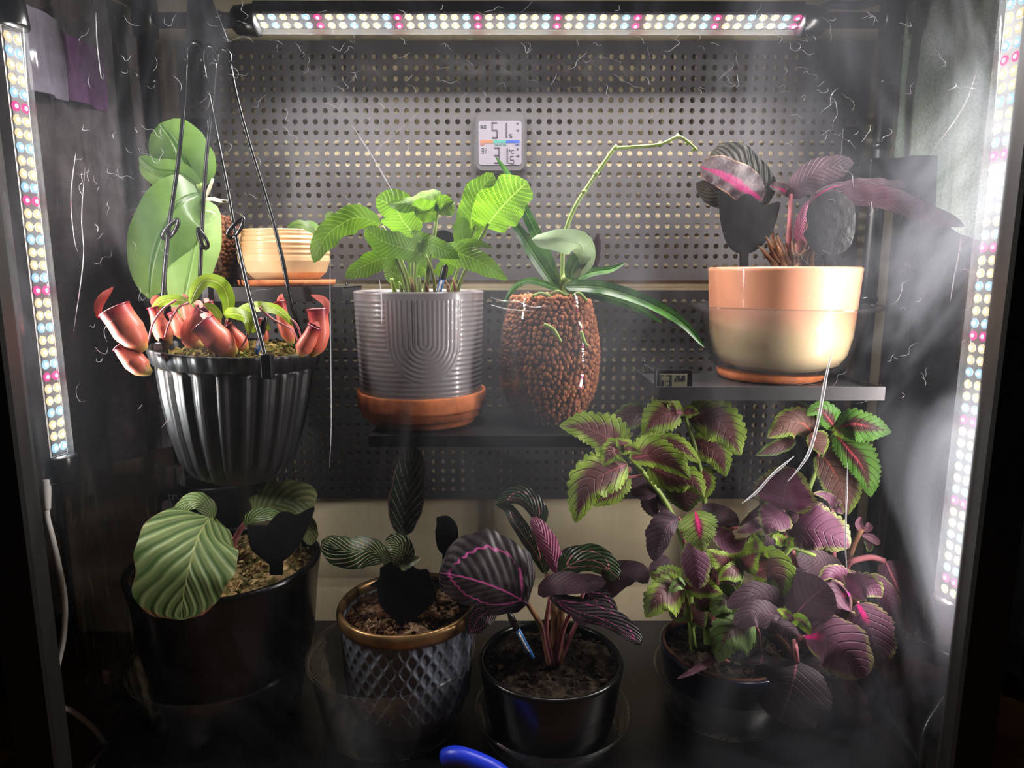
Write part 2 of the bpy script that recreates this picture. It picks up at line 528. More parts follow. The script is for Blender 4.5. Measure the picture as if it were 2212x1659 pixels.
tag(cr.build('crease_glint', M_crease, cov, True), kind='stuff')

# ------------------------------------------------------------------ perforated panels
def pegboard(name, x0, x1, z0, z1, Y, mat, label, p=.0137, hr=.0037):
    nx, nz = int((x1 - x0 - .012) / p), int((z1 - z0 - .012) / p)
    mx, mz = (x1 - x0 - nx * p) / 2, (z1 - z0 - nz * p) / 2
    th = .0015
    ax, az = x0 + mx, z0 + mz
    vs, fs = [], []
    G = {}
    for s in (0, 1):
        for j in range(nz + 1):
            for i in range(nx + 1):
                G[s, i, j] = len(vs); vs.append((ax + i * p, Y + s * th, az + j * p))
    for j in range(nz):
        for i in range(nx):
            cx, cz = ax + (i + .5) * p, az + (j + .5) * p
            rg = []
            for s in (0, 1):
                o = len(vs); rg.append(o)
                for k in range(12):
                    a = R(45 + 30 * k)
                    vs.append((cx + hr * math.cos(a), Y + s * th, cz + hr * math.sin(a)))
            co = [(i + 1, j + 1), (i, j + 1), (i, j), (i + 1, j)]
            for s in (0, 1):
                for q in range(4):
                    a_, b_ = G[(s,) + co[q]], G[(s,) + co[(q + 1) % 4]]
                    r_ = [rg[s] + (3 * q + t) % 12 for t in range(4)]
                    f = (a_, b_, r_[3], r_[2], r_[1], r_[0])
                    fs.append(f if s else tuple(reversed(f)))
            for k in range(12):
                fs.append((rg[0] + k, rg[0] + (k + 1) % 12, rg[1] + (k + 1) % 12, rg[1] + k))
    b = B(); b.add(vs, fs)
    bx, bz = ax + nx * p, az + nz * p
    for lo, hi in (((x0, z0), (ax, z1)), ((bx, z0), (x1, z1)), ((ax, z0), (bx, az)), ((ax, bz), (bx, z1))):
        b.box((lo[0], Y, lo[1]), (hi[0], Y + th, hi[1]))
    root = thing(name, label, 'pegboard', ((x0 + x1) / 2, Y, z0))
    b.build('perforated_sheet', mat, root)
    lip = B().box((x0, Y, z0 - .001), (x1, Y + .010, z0)).box((x0, Y, z1), (x1, Y + .010, z1 + .001))
    lip.build('folded_edge', mat, root)
    return root
PX0, PX1 = -.446, .478
zt, zm1, zm2, zb = at(1106, 90, YP).z, at(1106, 604, YP).z, at(1106, 629, YP).z, at(1106, 1076, YP).z
peg_up = pegboard('pegboard', PX0, PX1, zm1, zt, YP, M_peg, 'upper grey perforated metal panel behind the digital thermometer')
peg_lo = pegboard('pegboard', PX0, PX1, zm2 - (zm2 - zb), zm2, YP, M_pegdark, 'lower dark perforated metal panel behind the grey ribbed pot')
def screw(px, py, parent, tab=True):
    c = at(px, py, YP)
    if tab:
        B().box((c.x - .012, YP - .0025, c.z - .03), (c.x + .012, YP - .0002, c.z + .02), None, .004).build('mounting_tab', M_black, parent)
    b = B(); T = Matrix.Rotation(R(90), 3, 'X')
    v, f, _ = lathe([(0, 0), (.0058, 0), (.0062, .002), (.005, .0042), (.002, .005), (0, .005)], (c.x, YP - .0025, c.z), 16, None, T)
    b.add(v, f); o = b.build('screw', M_blackgloss, parent, True)
    B().box((c.x - .003, YP - .0079, c.z - .0005), (c.x + .003, YP - .0073, c.z + .0005)).box((c.x - .0005, YP - .0079, c.z - .003), (c.x + .0005, YP - .0073, c.z + .003)).build('screw_slot', M_blackmatte, parent)
screw(433, 290, peg_up); screw(437, 400, peg_up); screw(1836, 308, peg_up)
screw(437, 980, peg_lo); screw(1815, 1000, peg_lo, False)

# ------------------------------------------------------------------ grow lamps
def emit(name, c, s):
    m = M(name); e = m.n('Emission'); e.inputs[0].default_value = (*c, 1); e.inputs[1].default_value = s
    return m.end(e.outputs[0])
E_w = emit('led_warm_white', (1, .93, .83), LED_POWER * .72)
E_c = emit('led_cool_white', (.76, .90, 1), LED_POWER * .72)
E_p = emit('led_pink', (1, .01, .16), LED_POWER * .26)
E_top = [emit('led_warm_white_top', (1, .93, .83), LED_POWER * 1.3), emit('led_cool_white_top', (.76, .90, 1), LED_POWER * 1.3), emit('led_pink_top', (1, .01, .16), LED_POWER * .45)]
G_w = emit('led_warm_halo', (1, .72, .36), .95)  # weak emission on the diode frames imitates their coloured halos
G_c = emit('led_cool_halo', (.36, .68, 1), .95)
G_p = emit('led_pink_halo', (1, .08, .38), .85)
for q in (E_w, E_c, E_p, *E_top): q.cycles.emission_sampling = 'FRONT'
for q in (G_w, G_c, G_p): q.cycles.emission_sampling = 'NONE'
def lamp(name, label, p0, p1, nrm, n, pitch0, house, cap_mat, r=.0135, hw=.012, seq='WCWWCPW', board=M_pcb, E=None):
    E = E or (E_w, E_c, E_p)
    a = (p1 - p0); L = a.length; a.normalize()
    nv = (nrm - a * nrm.dot(a)).normalized(); s = a.cross(nv)
    T = Matrix((( s.x, nv.x, a.x, p0.x), (s.y, nv.y, a.y, p0.y), (s.z, nv.z, a.z, p0.z), (0, 0, 0, 1)))
    root = thing(name, label, 'lamp', (p0 + p1) / 2)
    def put(b, nm, mat, sm=False):
        b.v = [tuple(T @ V(v)) for v in b.v]; return b.build(nm, mat, root, sm)
    put(B().box((-hw, -hw * 1.1, 0), (hw, 0, L)), 'housing', house)
    put(B().box((-hw * .8, 0, .004), (hw * .8, .0012, L - .004)), 'circuit_board', board)
    b = B(); k = 14
    for z in (0, L):
        b.v += [(r * math.cos(math.pi * i / k), .001 + r * .95 * math.sin(math.pi * i / k), z) for i in range(k + 1)]
    b.f += [(i, i + 1, i + k + 2, i + k + 1) for i in range(k)]
    put(b, 'clear_cover', M_tubecover, True)
    for z0, z1 in ((-.026, .003), (L - .003, L + .026)):
        q = []
        for z, f in ((z0, .72), (z0 + .004, .98), (z1 - .002, 1.12), (z1, 1.08)) if z0 < 0 else ((z0, 1.08), (z0 + .002, 1.12), (z1 - .004, .98), (z1, .72)):
            q.append([(f * r * 1.12 * math.cos(2 * math.pi * i / 20), f * r * 1.12 * math.sin(2 * math.pi * i / 20), z) for i in range(20)])
        b = B()
        b.v = [v for ring in q for v in ring]
        b.f = [(i + 20 * j, (i + 1) % 20 + 20 * j, (i + 1) % 20 + 20 * (j + 1), i + 20 * (j + 1)) for j in range(3) for i in range(20)] + [tuple(reversed(range(20))), tuple(range(60, 80))]
        put(b, 'end_cap', cap_mat, True)
    h, g, w = .0010, .0047, .0019; nk = 10
    dv = [T.to_3x3() @ V((r_ * math.cos(2 * math.pi * i / nk), y_, r_ * math.sin(2 * math.pi * i / nk))) for r_, y_ in ((g, 0), (w, h)) for i in range(nk)]
    df = [(i, (i + 1) % nk, nk + (i + 1) % nk, nk + i) for i in range(nk)] + [tuple(range(nk, 2 * nk))]
    if (dv[nk + 3] - dv[nk]).cross(dv[nk + 6] - dv[nk]).dot(nv) < 0: df = [tuple(reversed(f)) for f in df]
    me = {}
    for kk, mt, mg in (('W', E[0], G_w), ('C', E[1], G_c), ('P', E[2], G_p)):
        q = bpy.data.meshes.new('diode'); q.from_pydata([tuple(v) for v in dv], [], df); q.materials.append(mt); q.materials.append(mg); me[kk] = q
        for pi in range(nk): q.polygons[pi].material_index = 1
    for i in range(n):
        z = pitch0 + (L - 2 * pitch0) * i / (n - 1)
        for sd in (-1, 1):
            o = bpy.data.objects.new('diode', me[seq[i % len(seq)]])
            o.location = T @ V((sd * hw * .48, .0013, z))
            link(o, root)
    return root, T, L
lamp('grow_lamp', 'long horizontal tube grow lamp with rows of coloured diodes under the top bar',
     at(552, 44, .84), at(1733, 46, .84), V((0, -.40, -.92)), 48, .008, M_blackgloss, M_blackgloss, .0142, .0135, E=E_top)
lamp('grow_lamp', 'vertical tube grow lamp with white housing beside the hanging pitcher plant',
     V((-.458, .658, at(90, 52, .658).z)), V((-.458, .658, at(130, 990, .658).z)), V((.99, -.14, 0)), 33, .012, M_white, M_blackgloss, .0125, .011)
lamp('grow_lamp', 'vertical tube grow lamp at the right pole in front of the green cloth',
     V((.459, .658, at(2200, -60, .658).z)), V((.459, .658, at(2050, 1300, .658).z)), V((-.99, -.14, 0)), 49, .012, M_black, M_blackgloss, .0135, .0125)
# lamp leads
lead = thing('lamp_lead', 'white power lead dropping from the vertical lamp behind the front pole', 'cable', at(103, 1060, .645))
ptube('cable', [(100, 1040, .645), (101, 1110, .645), (110, 1150, .645), (124, 1210, .645), (139, 1290, .645), (138, 1370, .645), (124, 1440, .645), (116, 1490, .645), (124, 1524, .65), (152, 1534, .66), (190, 1562, .68), (212, 1585, .69), (232, 1612, .70)], 6.2, M_white, lead, 10, 60)
ptube('strain_relief', [(99, 1034, .645), (100, 1060, .645), (102, 1100, .645)], [10, 9, 7], M_white, lead, 12)
tag(ptube('power_cable', [(1935, 1385, .70), (1990, 1385, .68), (2040, 1410, .66), (2075, 1430, .645), (2065, 1475, .645), (2030, 1525, .64), (2003, 1570, .635), (1992, 1620, .63), (1990, 1690, .63)], 8, M_blackgloss, None, 10, 50), 'thick black cable looping down beside the right front pole', 'cable')
tag(B().box((0, 0, 0), (.075, .004, .014)).build('strap', M_blackmatte), 'flat black strap crossing behind the drooping purple leaves', 'strap')
o = bpy.data.objects['strap']; o.location = at(1925, 1402, .72); o.rotation_euler = (0, R(13), R(-18))
for (p, q, l) in (((138, 1420, .645), (222, 1312, .70), 'upper black plastic strip leaning outside the left side sheet'),
                  ((140, 1432, .655), (224, 1348, .71), 'lower black plastic strip leaning outside the left side sheet')):
    a, c = at(*p), at(*q); d = c - a
    a = a + V((-.055, .02, 0)); c = c + V((-.055, .02, 0))
    tag(tube('plastic_strip', [a, c], .010, M_blackmatte, None, 8, 3, True, .25), l, 'strip')
tag(ptube('wire', [(1775, 18, .9), (1800, 10, .9), (1850, 12, .9), (1900, 0, .9), (1960, -20, .9)], 9, M_blackgloss, None, 8), 'black lead leaving the end of the top lamp', 'cable')
tag(ptube('wire', [(505, 40, .86), (480, 32, .87), (460, 22, .89), (440, -10, .9)], 7, M_blackgloss, None, 8), 'black lead at the hanger end of the top lamp', 'cable')

# ------------------------------------------------------------------ cloths outside the side sheets
def cloth(name, A, Bp, zt_, zbf, mat, label, cat, fold, nf):
    nu, nv = 60, 40; vs, fs = [], []
    d = (Bp - A); d.z = 0; nn = V((-d.y, d.x, 0)).normalized()
    for s in (0, .004):
        for j in range(nv + 1):
            for i in range(nu + 1):
                a, c = i / nu, j / nv
                z = zt_ + (zbf(a) - zt_) * c
                p = A + d * a + nn * (fold * math.sin(a * nf + c * 1.5 + math.sin(c * 4)) * (.4 + .6 * c) + s)
                vs.append((p.x, p.y, z))
    st = (nu + 1) * (nv + 1)
    for s in (0, 1):
        for j in range(nv):
            for i in range(nu):
                q = s * st + j * (nu + 1) + i
                f = (q, q + 1, q + nu + 2, q + nu + 1); fs.append(f if s else tuple(reversed(f)))
    for i in range(nu):
        q = nv * (nu + 1) + i; fs.append((q, q + 1, st + q + 1, st + q))
    for j in range(nv):
        for q in (j * (nu + 1), j * (nu + 1) + nu): fs.append((q, q + nu + 1, st + q + nu + 1, st + q))
    return tag(mesh(name, vs, fs, mat), label, cat)
zt2 = at(2000, -20, .9).z
def tb(a):
    return at(1960, 330 + 30 * a, .92).z if a < .36 else at(2060, 470 + 150 * (a - .36), .88).z
cloth('fleece_blanket', V((.517, .955, 0)), V((.60, .80, 0)), zt2, tb, M_towel, 'soft green fleece blanket hanging outside the right side sheet', 'blanket', .010, 17)
zc = at(300, 45, .8).z
cloth('purple_cloth', V((-.520, .83, 0)), V((-.515, .90, 0)), zc, lambda a: at(300, 225, .86).z, M_purple, 'small purple cloth hanging outside the left sheet near the top', 'cloth', .004, 9)
cloth('lilac_cloth', V((-.522, .775, 0)), V((-.519, .828, 0)), zc + .01, lambda a: at(300, 205, .8).z, M_pale, 'pale lilac cloth strip beside the small purple cloth', 'cloth', .004, 9)

M_curt = simple('dark_grey_cloth', (112, 107, 109), .85, 0, .3, (120, .4, .002), .1)
M_curtb = simple('black_cloth', (26, 27, 32), .85, 0, .3, (120, .4, .002), .1)
cloth('curtain', V((-.562, .745, 0)), V((-.505, .962, 0)), at(300, -60, .85).z, lambda a: at(250, 1010, .85).z, M_curt, 'dark grey curtain hanging outside the left side sheet', 'curtain', .006, 23)
cloth('black_cloth', V((.532, .964, 0)), V((.655, .79, 0)), at(1950, 330, .95).z, lambda a: at(1950, 1330, .95).z, M_curtb, 'black cloth hanging below the green fleece outside the right sheet', 'cloth', .005, 21)

# ------------------------------------------------------------------ shelves hooked on the panels
def shelf(label, px0, px1, pyf, Yf, lip, mat, Yb=YP - .004, sink=0.0):
    a, c = at(px0, pyf, Yf), at(px1, pyf, Yf)
    zl = a.z; z = zl - sink
    root = thing('metal_shelf', label, 'shelf', ((a.x + c.x) / 2, (Yf + YP) / 2, z))
    B().box((a.x, Yf, z - .0015), (c.x, Yb, z)).build('shelf_plate', mat, root)
    B().box((a.x - .0015, Yf - .0025, zl - lip), (c.x + .0015, Yf, zl + .0008), None, .0008).build('front_lip', mat, root)
    for x in (a.x, c.x): B().box((x - .0015, Yf, zl - lip), (x, Yb, zl)).build('side_lip', mat, root)
    for x in (a.x + .03, c.x - .03):
        B().box((x - .002, Yb - .02, z - .010), (x + .002, YP - .004, z - .0016)).build('bracket_arm', mat, root)
        b = B(); b.tube(spline([V((x, YP - .002, z + .004)), V((x, YP - .006, z - .006)), V((x, YP - .012, z - .016)), V((x, YP - .004, z - .026))], 10), .0018, 6)
        b.build('hook', M_blackgloss, root, True)
    return z
M_shelfdark = simple('shelf_dark_steel', (17, 16, 17), .5, 0, .3, (300, .15, .0005))
M_shelf = simple('shelf_black_steel', (40, 39, 41), .42, .2, .5, (300, .15, .0005))
Z_UL = shelf('black metal shelf holding the orchid jar and the small cream pot', 262, 738, 621, .800, .0165, M_shelf, .906)
Z_MID = shelf('black metal shelf under the grey ribbed pot and the pebble vase', 800, 1330, 941, .743, .013, M_shelfdark, .885)
Z_R = shelf('black metal shelf holding the peach planter and small hygrometer', 1424, 1908, 836, .715, .0145, M_shelf, .845, .005)
# ------------------------------------------------------------------ materials of pots and small things
M_terra = simple('terracotta', (196, 112, 66), .75, 0, .3, (220, .2, .0008), .08)
M_terradark = simple('brown_clay_rim', (84, 48, 30), .7, 0, .3)
M_glaze = simple('grey_glaze', (126, 121, 124), .32, 0, .4, None, 0, .6)
M_blackglaze = simple('black_glaze', (12, 11, 12), .22, 0, .35)
M_navyglaze = simple('navy_glaze', (12, 17, 42), .22, 0, .35)
M_slate = simple('blue_grey_ceramic', (104, 111, 122), .5, 0, .4, (150, .15, .0006), .06)
m = M('brushed_brass'); k = m.noise(30, 4, .6)
M_brass = m.end(m.pbr(m.mix((108, 82, 50), (160, 124, 82), k.ss(.3, .7)), .32, .75, m.bump(m.noise(90, 3), .2, .001)))
M_potplastic = simple('black_pot_plastic', (25, 25, 27), .42, 0, .5, (200, .1, .0005))
M_bluegauge = simple('blue_gauge_tube', (58, 104, 168), .25)
M_grbag = simple('grey_printed_film', (132, 130, 128), .35, 0, .5, (40, .4, .003), .08)
M_ink = simple('charcoal_print', (62, 60, 60), .5)
M_inkpale = simple('pale_print', (178, 176, 172), .5)
M_hose = simple('blue_rubber', (26, 50, 190), .35)
def grad(name, stops, z0, z1, rough, bump=None):
    m = M(name); x, y, z = m.xyz()
    k = m.noise(14, 3, .5) * .06 - .03
    t = (z - z0) / (z1 - z0) + k
    c = stops[0][1]
    for (p, cc), (p2, c2) in zip(stops[:-1], stops[1:]): c = m.mix(c, c2, t.ss(p, p2))
    return m.end(m.pbr(c, rough, 0, None, .4, .6))
def soilmat(name, a, b_, c, sc_=90):
    m = M(name); k = m.noise(sc_, 5, .7); q = m.voro(sc_ * .8)
    return m.end(m.pbr(m.mix(m.mix(a, b_, k.ss(.35, .62)), c, q.ss(.45, .75)), .9, 0, m.bump(k + q, 1.0, .006), .15))
M_moss = soilmat('dry_moss', (72, 58, 26), (150, 128, 72), (84, 96, 36), 130)
M_moss2 = soilmat('tan_sphagnum', (110, 84, 50), (186, 158, 112), (88, 84, 44), 110)
M_bark = soilmat('bark_mix', (44, 26, 16), (112, 74, 48), (150, 122, 96), 100)
M_soil = soilmat('dark_soil', (22, 18, 15), (50, 40, 32), (70, 58, 46), 110)

# ------------------------------------------------------------------ soil
def soil(c, r, h, mat, parent, rough=.004, chips=0, seed=1, name='soil'):
    q = random.Random(seed)
    nr, ns = 14, 48
    vs = [(c[0], c[1], c[2] + h)]; fs = []
    ph = [q.uniform(0, 6.28) for _ in range(6)]
    for i in range(1, nr + 1):
        t = i / nr
        for k in range(ns):
            a = 2 * math.pi * k / ns
            zz = h * (1 - t * t) + rough * (q.uniform(-.5, .5) + .6 * math.sin(3 * a + ph[0] + 5 * t) + .5 * math.sin(7 * a + ph[1] - 8 * t))
            vs.append((c[0] + r * t * math.sin(a), c[1] - r * t * math.cos(a), c[2] + (zz if i < nr else -.004)))
    for k in range(ns): fs.append((0, 1 + k, 1 + (k + 1) % ns))
    for i in range(nr - 1):
        for k in range(ns):
            a, b_ = 1 + i * ns + k, 1 + i * ns + (k + 1) % ns
            fs.append((a, a + ns, b_ + ns, b_))
    b = B(); b.add(vs, fs)
    for _ in range(chips):
        a, t = q.uniform(0, 6.28), math.sqrt(q.random()) * .94
        s = q.uniform(.0016, .0048)
        p = V((c[0] + r * t * math.sin(a), c[1] - r * t * math.cos(a), c[2] + h * (1 - t * t) + q.uniform(0, rough)))
        E = Matrix.Translation(p) @ Matrix.Rotation(q.uniform(0, 6.28), 4, (q.random(), q.random(), q.random() + .1))
        b.box((-s, -s * .55, -s * .3), (s, s * .55, s * .3), E)
    o = b.build(name, mat, parent, False); tag(o, kind='stuff')
    return o

def shell(ro, rb, zt_, zb_, th, lip=.003, mid=None):                # open pot profile, outside up, over the rim, inside down
    prof = [(0, zb_), (rb * .92, zb_), (rb, zb_ + .004)]
    for r, z in (mid or []): prof.append((r, z))
    prof += [(ro, zt_ - lip), (ro + .0005, zt_ - lip * .4), (ro - th * .3, zt_), (ro - th * .7, zt_), (ro - th, zt_ - lip)]
    for r, z in reversed(mid or []): prof.append((r - th, max(z, zb_ + th * 2)))
    prof += [(rb - th, zb_ + th), (0, zb_ + th)]
    return prof

# ------------------------------------------------------------------ gauges and plant markers
def gauge(label, p_top, p_bot, r=7, cap=.38):
    root = thing('moisture_gauge', label, 'gauge', at(*p_bot))
    a, b_ = at(*p_top), at(*p_bot)
    s = mpp(p_top[1], p_top[2])
    q = a.lerp(b_, cap)
    tube('tube', [q, b_], r * .72 * s, M_bluegauge, root, 10, 3)
    tube('cap', [a, a.lerp(q, .12), a.lerp(q, .5), q], [r * .55 * s, r * .95 * s, r * .95 * s, r * s, r * s], M_blackgloss, root, 10, 8)
    tube('window', [q.lerp(b_, .1) + V((0, -r * .6 * s, 0)), q.lerp(b_, .75) + V((0, -r * .6 * s, 0))], r * .28 * s, M_white, root, 6, 3)
    return root
M_marker = simple('black_card', (10, 9, 9), .6, 0, .2, (260, .3, .0006))
M_markershiny = simple('black_sticky_card', (10, 9, 10), .24, 0, .22, (90, .3, .002))
def marker(label, outline, Y, stem, mat=None, lean=.12):
    root = thing('plant_marker', label, 'plant marker', at(stem[0][0], stem[0][1], Y))
    plate('card', outline, Y, .0022, mat or M_marker, root, 72, lean)
    (x0, y0), (x1, y1), hw = stem
    a, b_ = at(x0, y0, Y), at(x1, y1, Y)
    w = hw * mpp(y0, Y)
    z0 = min(at(px, py, Y).z for px, py in outline)
    b = B(); b.add([(a.x - w, Y - .0004, a.z), (a.x + w, Y - .0004, a.z), (b_.x + w, Y - .0004 + lean * max(0, b_.z - z0), b_.z), (b_.x - w, Y - .0004 + lean * max(0, b_.z - z0), b_.z),
                   (a.x - w, Y + .0022, a.z), (a.x + w, Y + .0022, a.z), (b_.x + w, Y + .0022 + lean * max(0, b_.z - z0), b_.z), (b_.x - w, Y + .0022 + lean * max(0, b_.z - z0), b_.z)],
                  [(0, 1, 2, 3), (7, 6, 5, 4), (0, 4, 5, 1), (1, 5, 6, 2), (2, 6, 7, 3), (3, 7, 4, 0)])
    b.build('stake', mat or M_marker, root)
    return root

# ------------------------------------------------------------------ the grey ribbed pot on its saucer
YG = .822
sg = mpp(740, YG)
GX = at(908, 740, YG).x
gz1 = at(908, 631, .75).z
gz0 = Z_MID + .012
P_grey = thing('potted_mosaic_plant', 'bright green mosaic-leaf plant in a grey ribbed pot with arch relief', 'potted plant', (GX, YG, gz0))
za = at(935, 745, YG - 137 * sg).z
def relief(a, z, i):
    if a > math.pi: a -= 2 * math.pi
    A = .00042
    if z > gz1 - .009: return 0
    s, zz = (a - .20) * 137 * sg, z - za
    d = abs(s) if zz > 0 else math.hypot(s, zz)
    Ra = 80 * sg
    if d < Ra: return A * math.cos(2 * math.pi * d / (9.4 * sg))
    return A * .8 * math.cos(2 * math.pi * z / (9.8 * sg))
prof = shell(137 * sg, 129 * sg, gz1, gz0, .006, .004)
prof = [prof[0], prof[1]] + densify(prof[2:6], .0011) + prof[6:]
lathed('pot', prof, (GX, YG, 0), M_glaze, P_grey, 300, relief)
soil((GX, YG, gz1 - .018), 128 * sg, .008, M_bark, P_grey, .004, 60, 3)
rs = 139 * sg
z_l = Z_MID
tag(lathed('saucer', [(0, z_l + .0005), (rs * .80, z_l + .0005), (rs * .84, z_l + .004), (rs * .90, z_l + .020), (rs * .985, z_l + .021), (rs, z_l + .024), (rs * 1.005, z_l + .039), (rs * .995, z_l + .041), (rs * .955, z_l + .041), (rs * .948, z_l + .036), (rs * .945, z_l + .012), (0, z_l + .0115)],
    (at(913, 900, YG).x, YG, 0), M_terra, None, 64), 'terracotta saucer with a thick rim under the grey ribbed pot', 'saucer')

# ------------------------------------------------------------------ clay pebbles in glass
m = M('clay_pebble'); k = m.noise(160, 4, .6); oi = S(m.nt, m.n('ObjectInfo').outputs['Random']); gk = m.noise(60, 2)
hs = m.n('HueSaturation'); m.set(hs.inputs['Color'], m.mix((128, 76, 50), (188, 122, 86), (k * .5 + gk * .5).ss(.35, .65))); m.set(hs.inputs['Value'], oi.ss(0, 1, .75, 1.15))
M_pebble = m.end(m.pbr(S(m.nt, hs.outputs[0]), .9, 0, m.bump(k, .6, .002), .15))
def ico(sub=1):
    import bmesh
    bm = bmesh.new(); bmesh.ops.create_icosphere(bm, subdivisions=sub, radius=1.0)
    v = [x.co.copy() for x in bm.verts]; f = [tuple(q.index for q in x.verts) for x in bm.faces]; bm.free()
    return v, f
ICO = ico(1); ICO2 = ico(2)
peb_meshes = []
for i in range(6):
    q = random.Random(40 + i); me = bpy.data.meshes.new('clay_pebble')
    v = [c * (1 + q.uniform(-.09, .09)) for c in ICO2[0]]
    me.from_pydata([tuple(V((c.x, c.y, c.z * .92)) * .0036) for c in v], [], ICO2[1]); me.materials.append(M_pebble)
    me.polygons.foreach_set('use_smooth', [True] * len(me.polygons)); peb_meshes.append(me)
def rad_at(prof, z):
    for (r0, z0), (r1, z1) in zip(prof[:-1], prof[1:]):
        if z0 <= z <= z1 and z1 > z0: return r0 + (r1 - r0) * (z - z0) / (z1 - z0)
    return prof[-1][0]
def pebble_fill(prof, c, ztop, label, indiv, seed):
    q = random.Random(seed); pts = []
    z = prof[0][1] + .005
    row = 0
    while z < ztop:
        for lay in range(2):
            rr = rad_at(prof, z) - .0048 - lay * .0062
            if rr < .004: continue
            n = int(2 * math.pi * rr / .0068)
            o = q.random() * 6.28
            for k in range(n):
                a = o + 2 * math.pi * (k + q.uniform(-.25, .25)) / n
                pts.append((V((c[0] + rr * math.sin(a) , c[1] - rr * math.cos(a), z + q.uniform(-.0018, .0018))), lay, a))
        z += .0057; row += 1
    rr = rad_at(prof, ztop) - .005
    for _ in range(260):
        a, t = q.uniform(0, 6.28), math.sqrt(q.random())
        pts.append((V((c[0] + rr * t * math.sin(a), c[1] - rr * t * math.cos(a), ztop + .004 * (1 - t) + q.uniform(-.002, .003))), 2, a))
    # the largest seen: front, outer layer
    front = [i for i, p in enumerate(pts) if p[1] == 0 and math.cos(p[2]) > .35 and p[0].z > ztop - .14]
    q.shuffle(front)
    pick = set(front[:indiv])
    b = B()
    for i, (p, lay, a) in enumerate(pts):
        s = q.uniform(.78, 1.16)
        if i in pick:
            o = bpy.data.objects.new('clay_pebble', q.choice(peb_meshes)); o.location = p
            o.rotation_euler = (q.uniform(0, 6), q.uniform(0, 6), q.uniform(0, 6)); o.scale = (s, s, s)
            col.objects.link(o)
            tag(o, 'round brown clay pebble pressed against the glass of the vase', 'pebble', 'clay pebbles in the front of the glass vase')
        else:
            b.add([p + c_ * (.0036 * s) for c_ in ICO[0]], ICO[1])
    # dense inner heap
    b.lathe([(max(0.0, rad_at(prof, zz) - .013), zz) for zz in [prof[0][1] + .006 + (ztop - prof[0][1] - .008) * i / 12 for i in range(13)]], (c[0], c[1], 0), 24)
    o = b.build('clay_pebble_fill', M_pebble, None, True)
    return tag(o, label, 'pebbles', None, 'stuff')
def vase(label, cx, Y, rows, zbase, name='glass_vase'):
    s = mpp(rows[0][0], Y); cxw = at(cx, rows[-1][0], Y).x
    out = []
    for py, hw in rows: out.append((hw * s, at(cx, py, Y - hw * s * .9).z))
    out.reverse()
    dz = zbase - out[0][1]
    out = [(r, z + dz * max(0, 1 - (z - out[0][1]) / .05)) for r, z in out]
    out = [(0, out[0][1])] + out
    S_ = spline([V((r, 0, z)) for r, z in out[1:]], 24)
    pr = [(0, out[0][1])] + [(p.x, p.z) for p in S_]
    ins = [(max(0, r - .002), z + (.003 if z < out[0][1] + .004 else 0)) for r, z in reversed(pr[1:])]
    o = lathed(name, pr + [(pr[-1][0] - .001, pr[-1][1] + .001)] + ins + [(0, ins[-1][1])], (cxw, Y, 0), M_glass, None, 64)
    tag(o, label, 'vase')
    return (cxw, Y), [(p.x - .002, p.z) for p in S_]
vc, vp = vase('clear rounded glass vase full of clay pebbles holding the strap-leaf orchid', 1186, .825,
     [(632, 92), (660, 97), (720, 111), (790, 117), (850, 111), (895, 92), (918, 68)], Z_MID + .0006)
pebble_fill(vp, vc, at(1186, 652, .77).z, 'brown clay pebbles heaped inside the rounded glass vase', 300, 5)
jc, jp = vase('clear glass jar of clay pebbles behind the broad orchid leaves', 411, .872,
     [(452, 111), (480, 114), (560, 114), (600, 111), (618, 102)], Z_UL + .0006, 'glass_jar')
pebble_fill(jp, jc, at(411, 470, .83).z, 'brown clay pebbles heaped inside the jar behind the orchid leaves', 0, 9)

# ------------------------------------------------------------------ small cream pot on the upper shelf
YC = .868; s = mpp(560, YC); cx = at(615, 560, YC).x
cz1, cz0 = at(615, 493, .82).z, Z_UL + .0075
M_cream = grad('cream_peach_glaze', [(0, (224, 196, 150)), (.1, (226, 196, 150)), (.75, (222, 170, 122))], cz0, cz1, .42)
P_cream = thing('small_potted_plant', 'small cream ribbed pot with one green leaf arching over its rim', 'potted plant', (cx, YC, cz0))
prof = shell(90 * s, 74 * s, cz1, cz0, .005, .003, [(86 * s, cz0 + .010), (95 * s, cz0 + .024), (96 * s, cz0 + .045)])
prof = prof[:2] + densify(prof[2:8], .0009) + prof[8:]
lathed('pot', prof, (cx, YC, 0), M_cream, P_cream, 72, lambda a, z, i: (.0006 * math.cos(2 * math.pi * z / .0058) if cz0 + .03 < z < cz1 - .004 else 0))
soil((cx, YC, cz1 - .012), 84 * s, .004, M_soil, P_cream, .003, 20, 8)
tag(lathed('saucer', [(0, Z_UL + .0004), (92 * s, Z_UL + .0004), (100 * s, Z_UL + .002), (102 * s, Z_UL + .0085), (97 * s, Z_UL + .0085), (95 * s, Z_UL + .0068), (0, Z_UL + .0066)], (at(621, 615, YC).x, YC, 0), M_terra, None, 48),
    'flat terracotta saucer under the small cream pot', 'saucer')

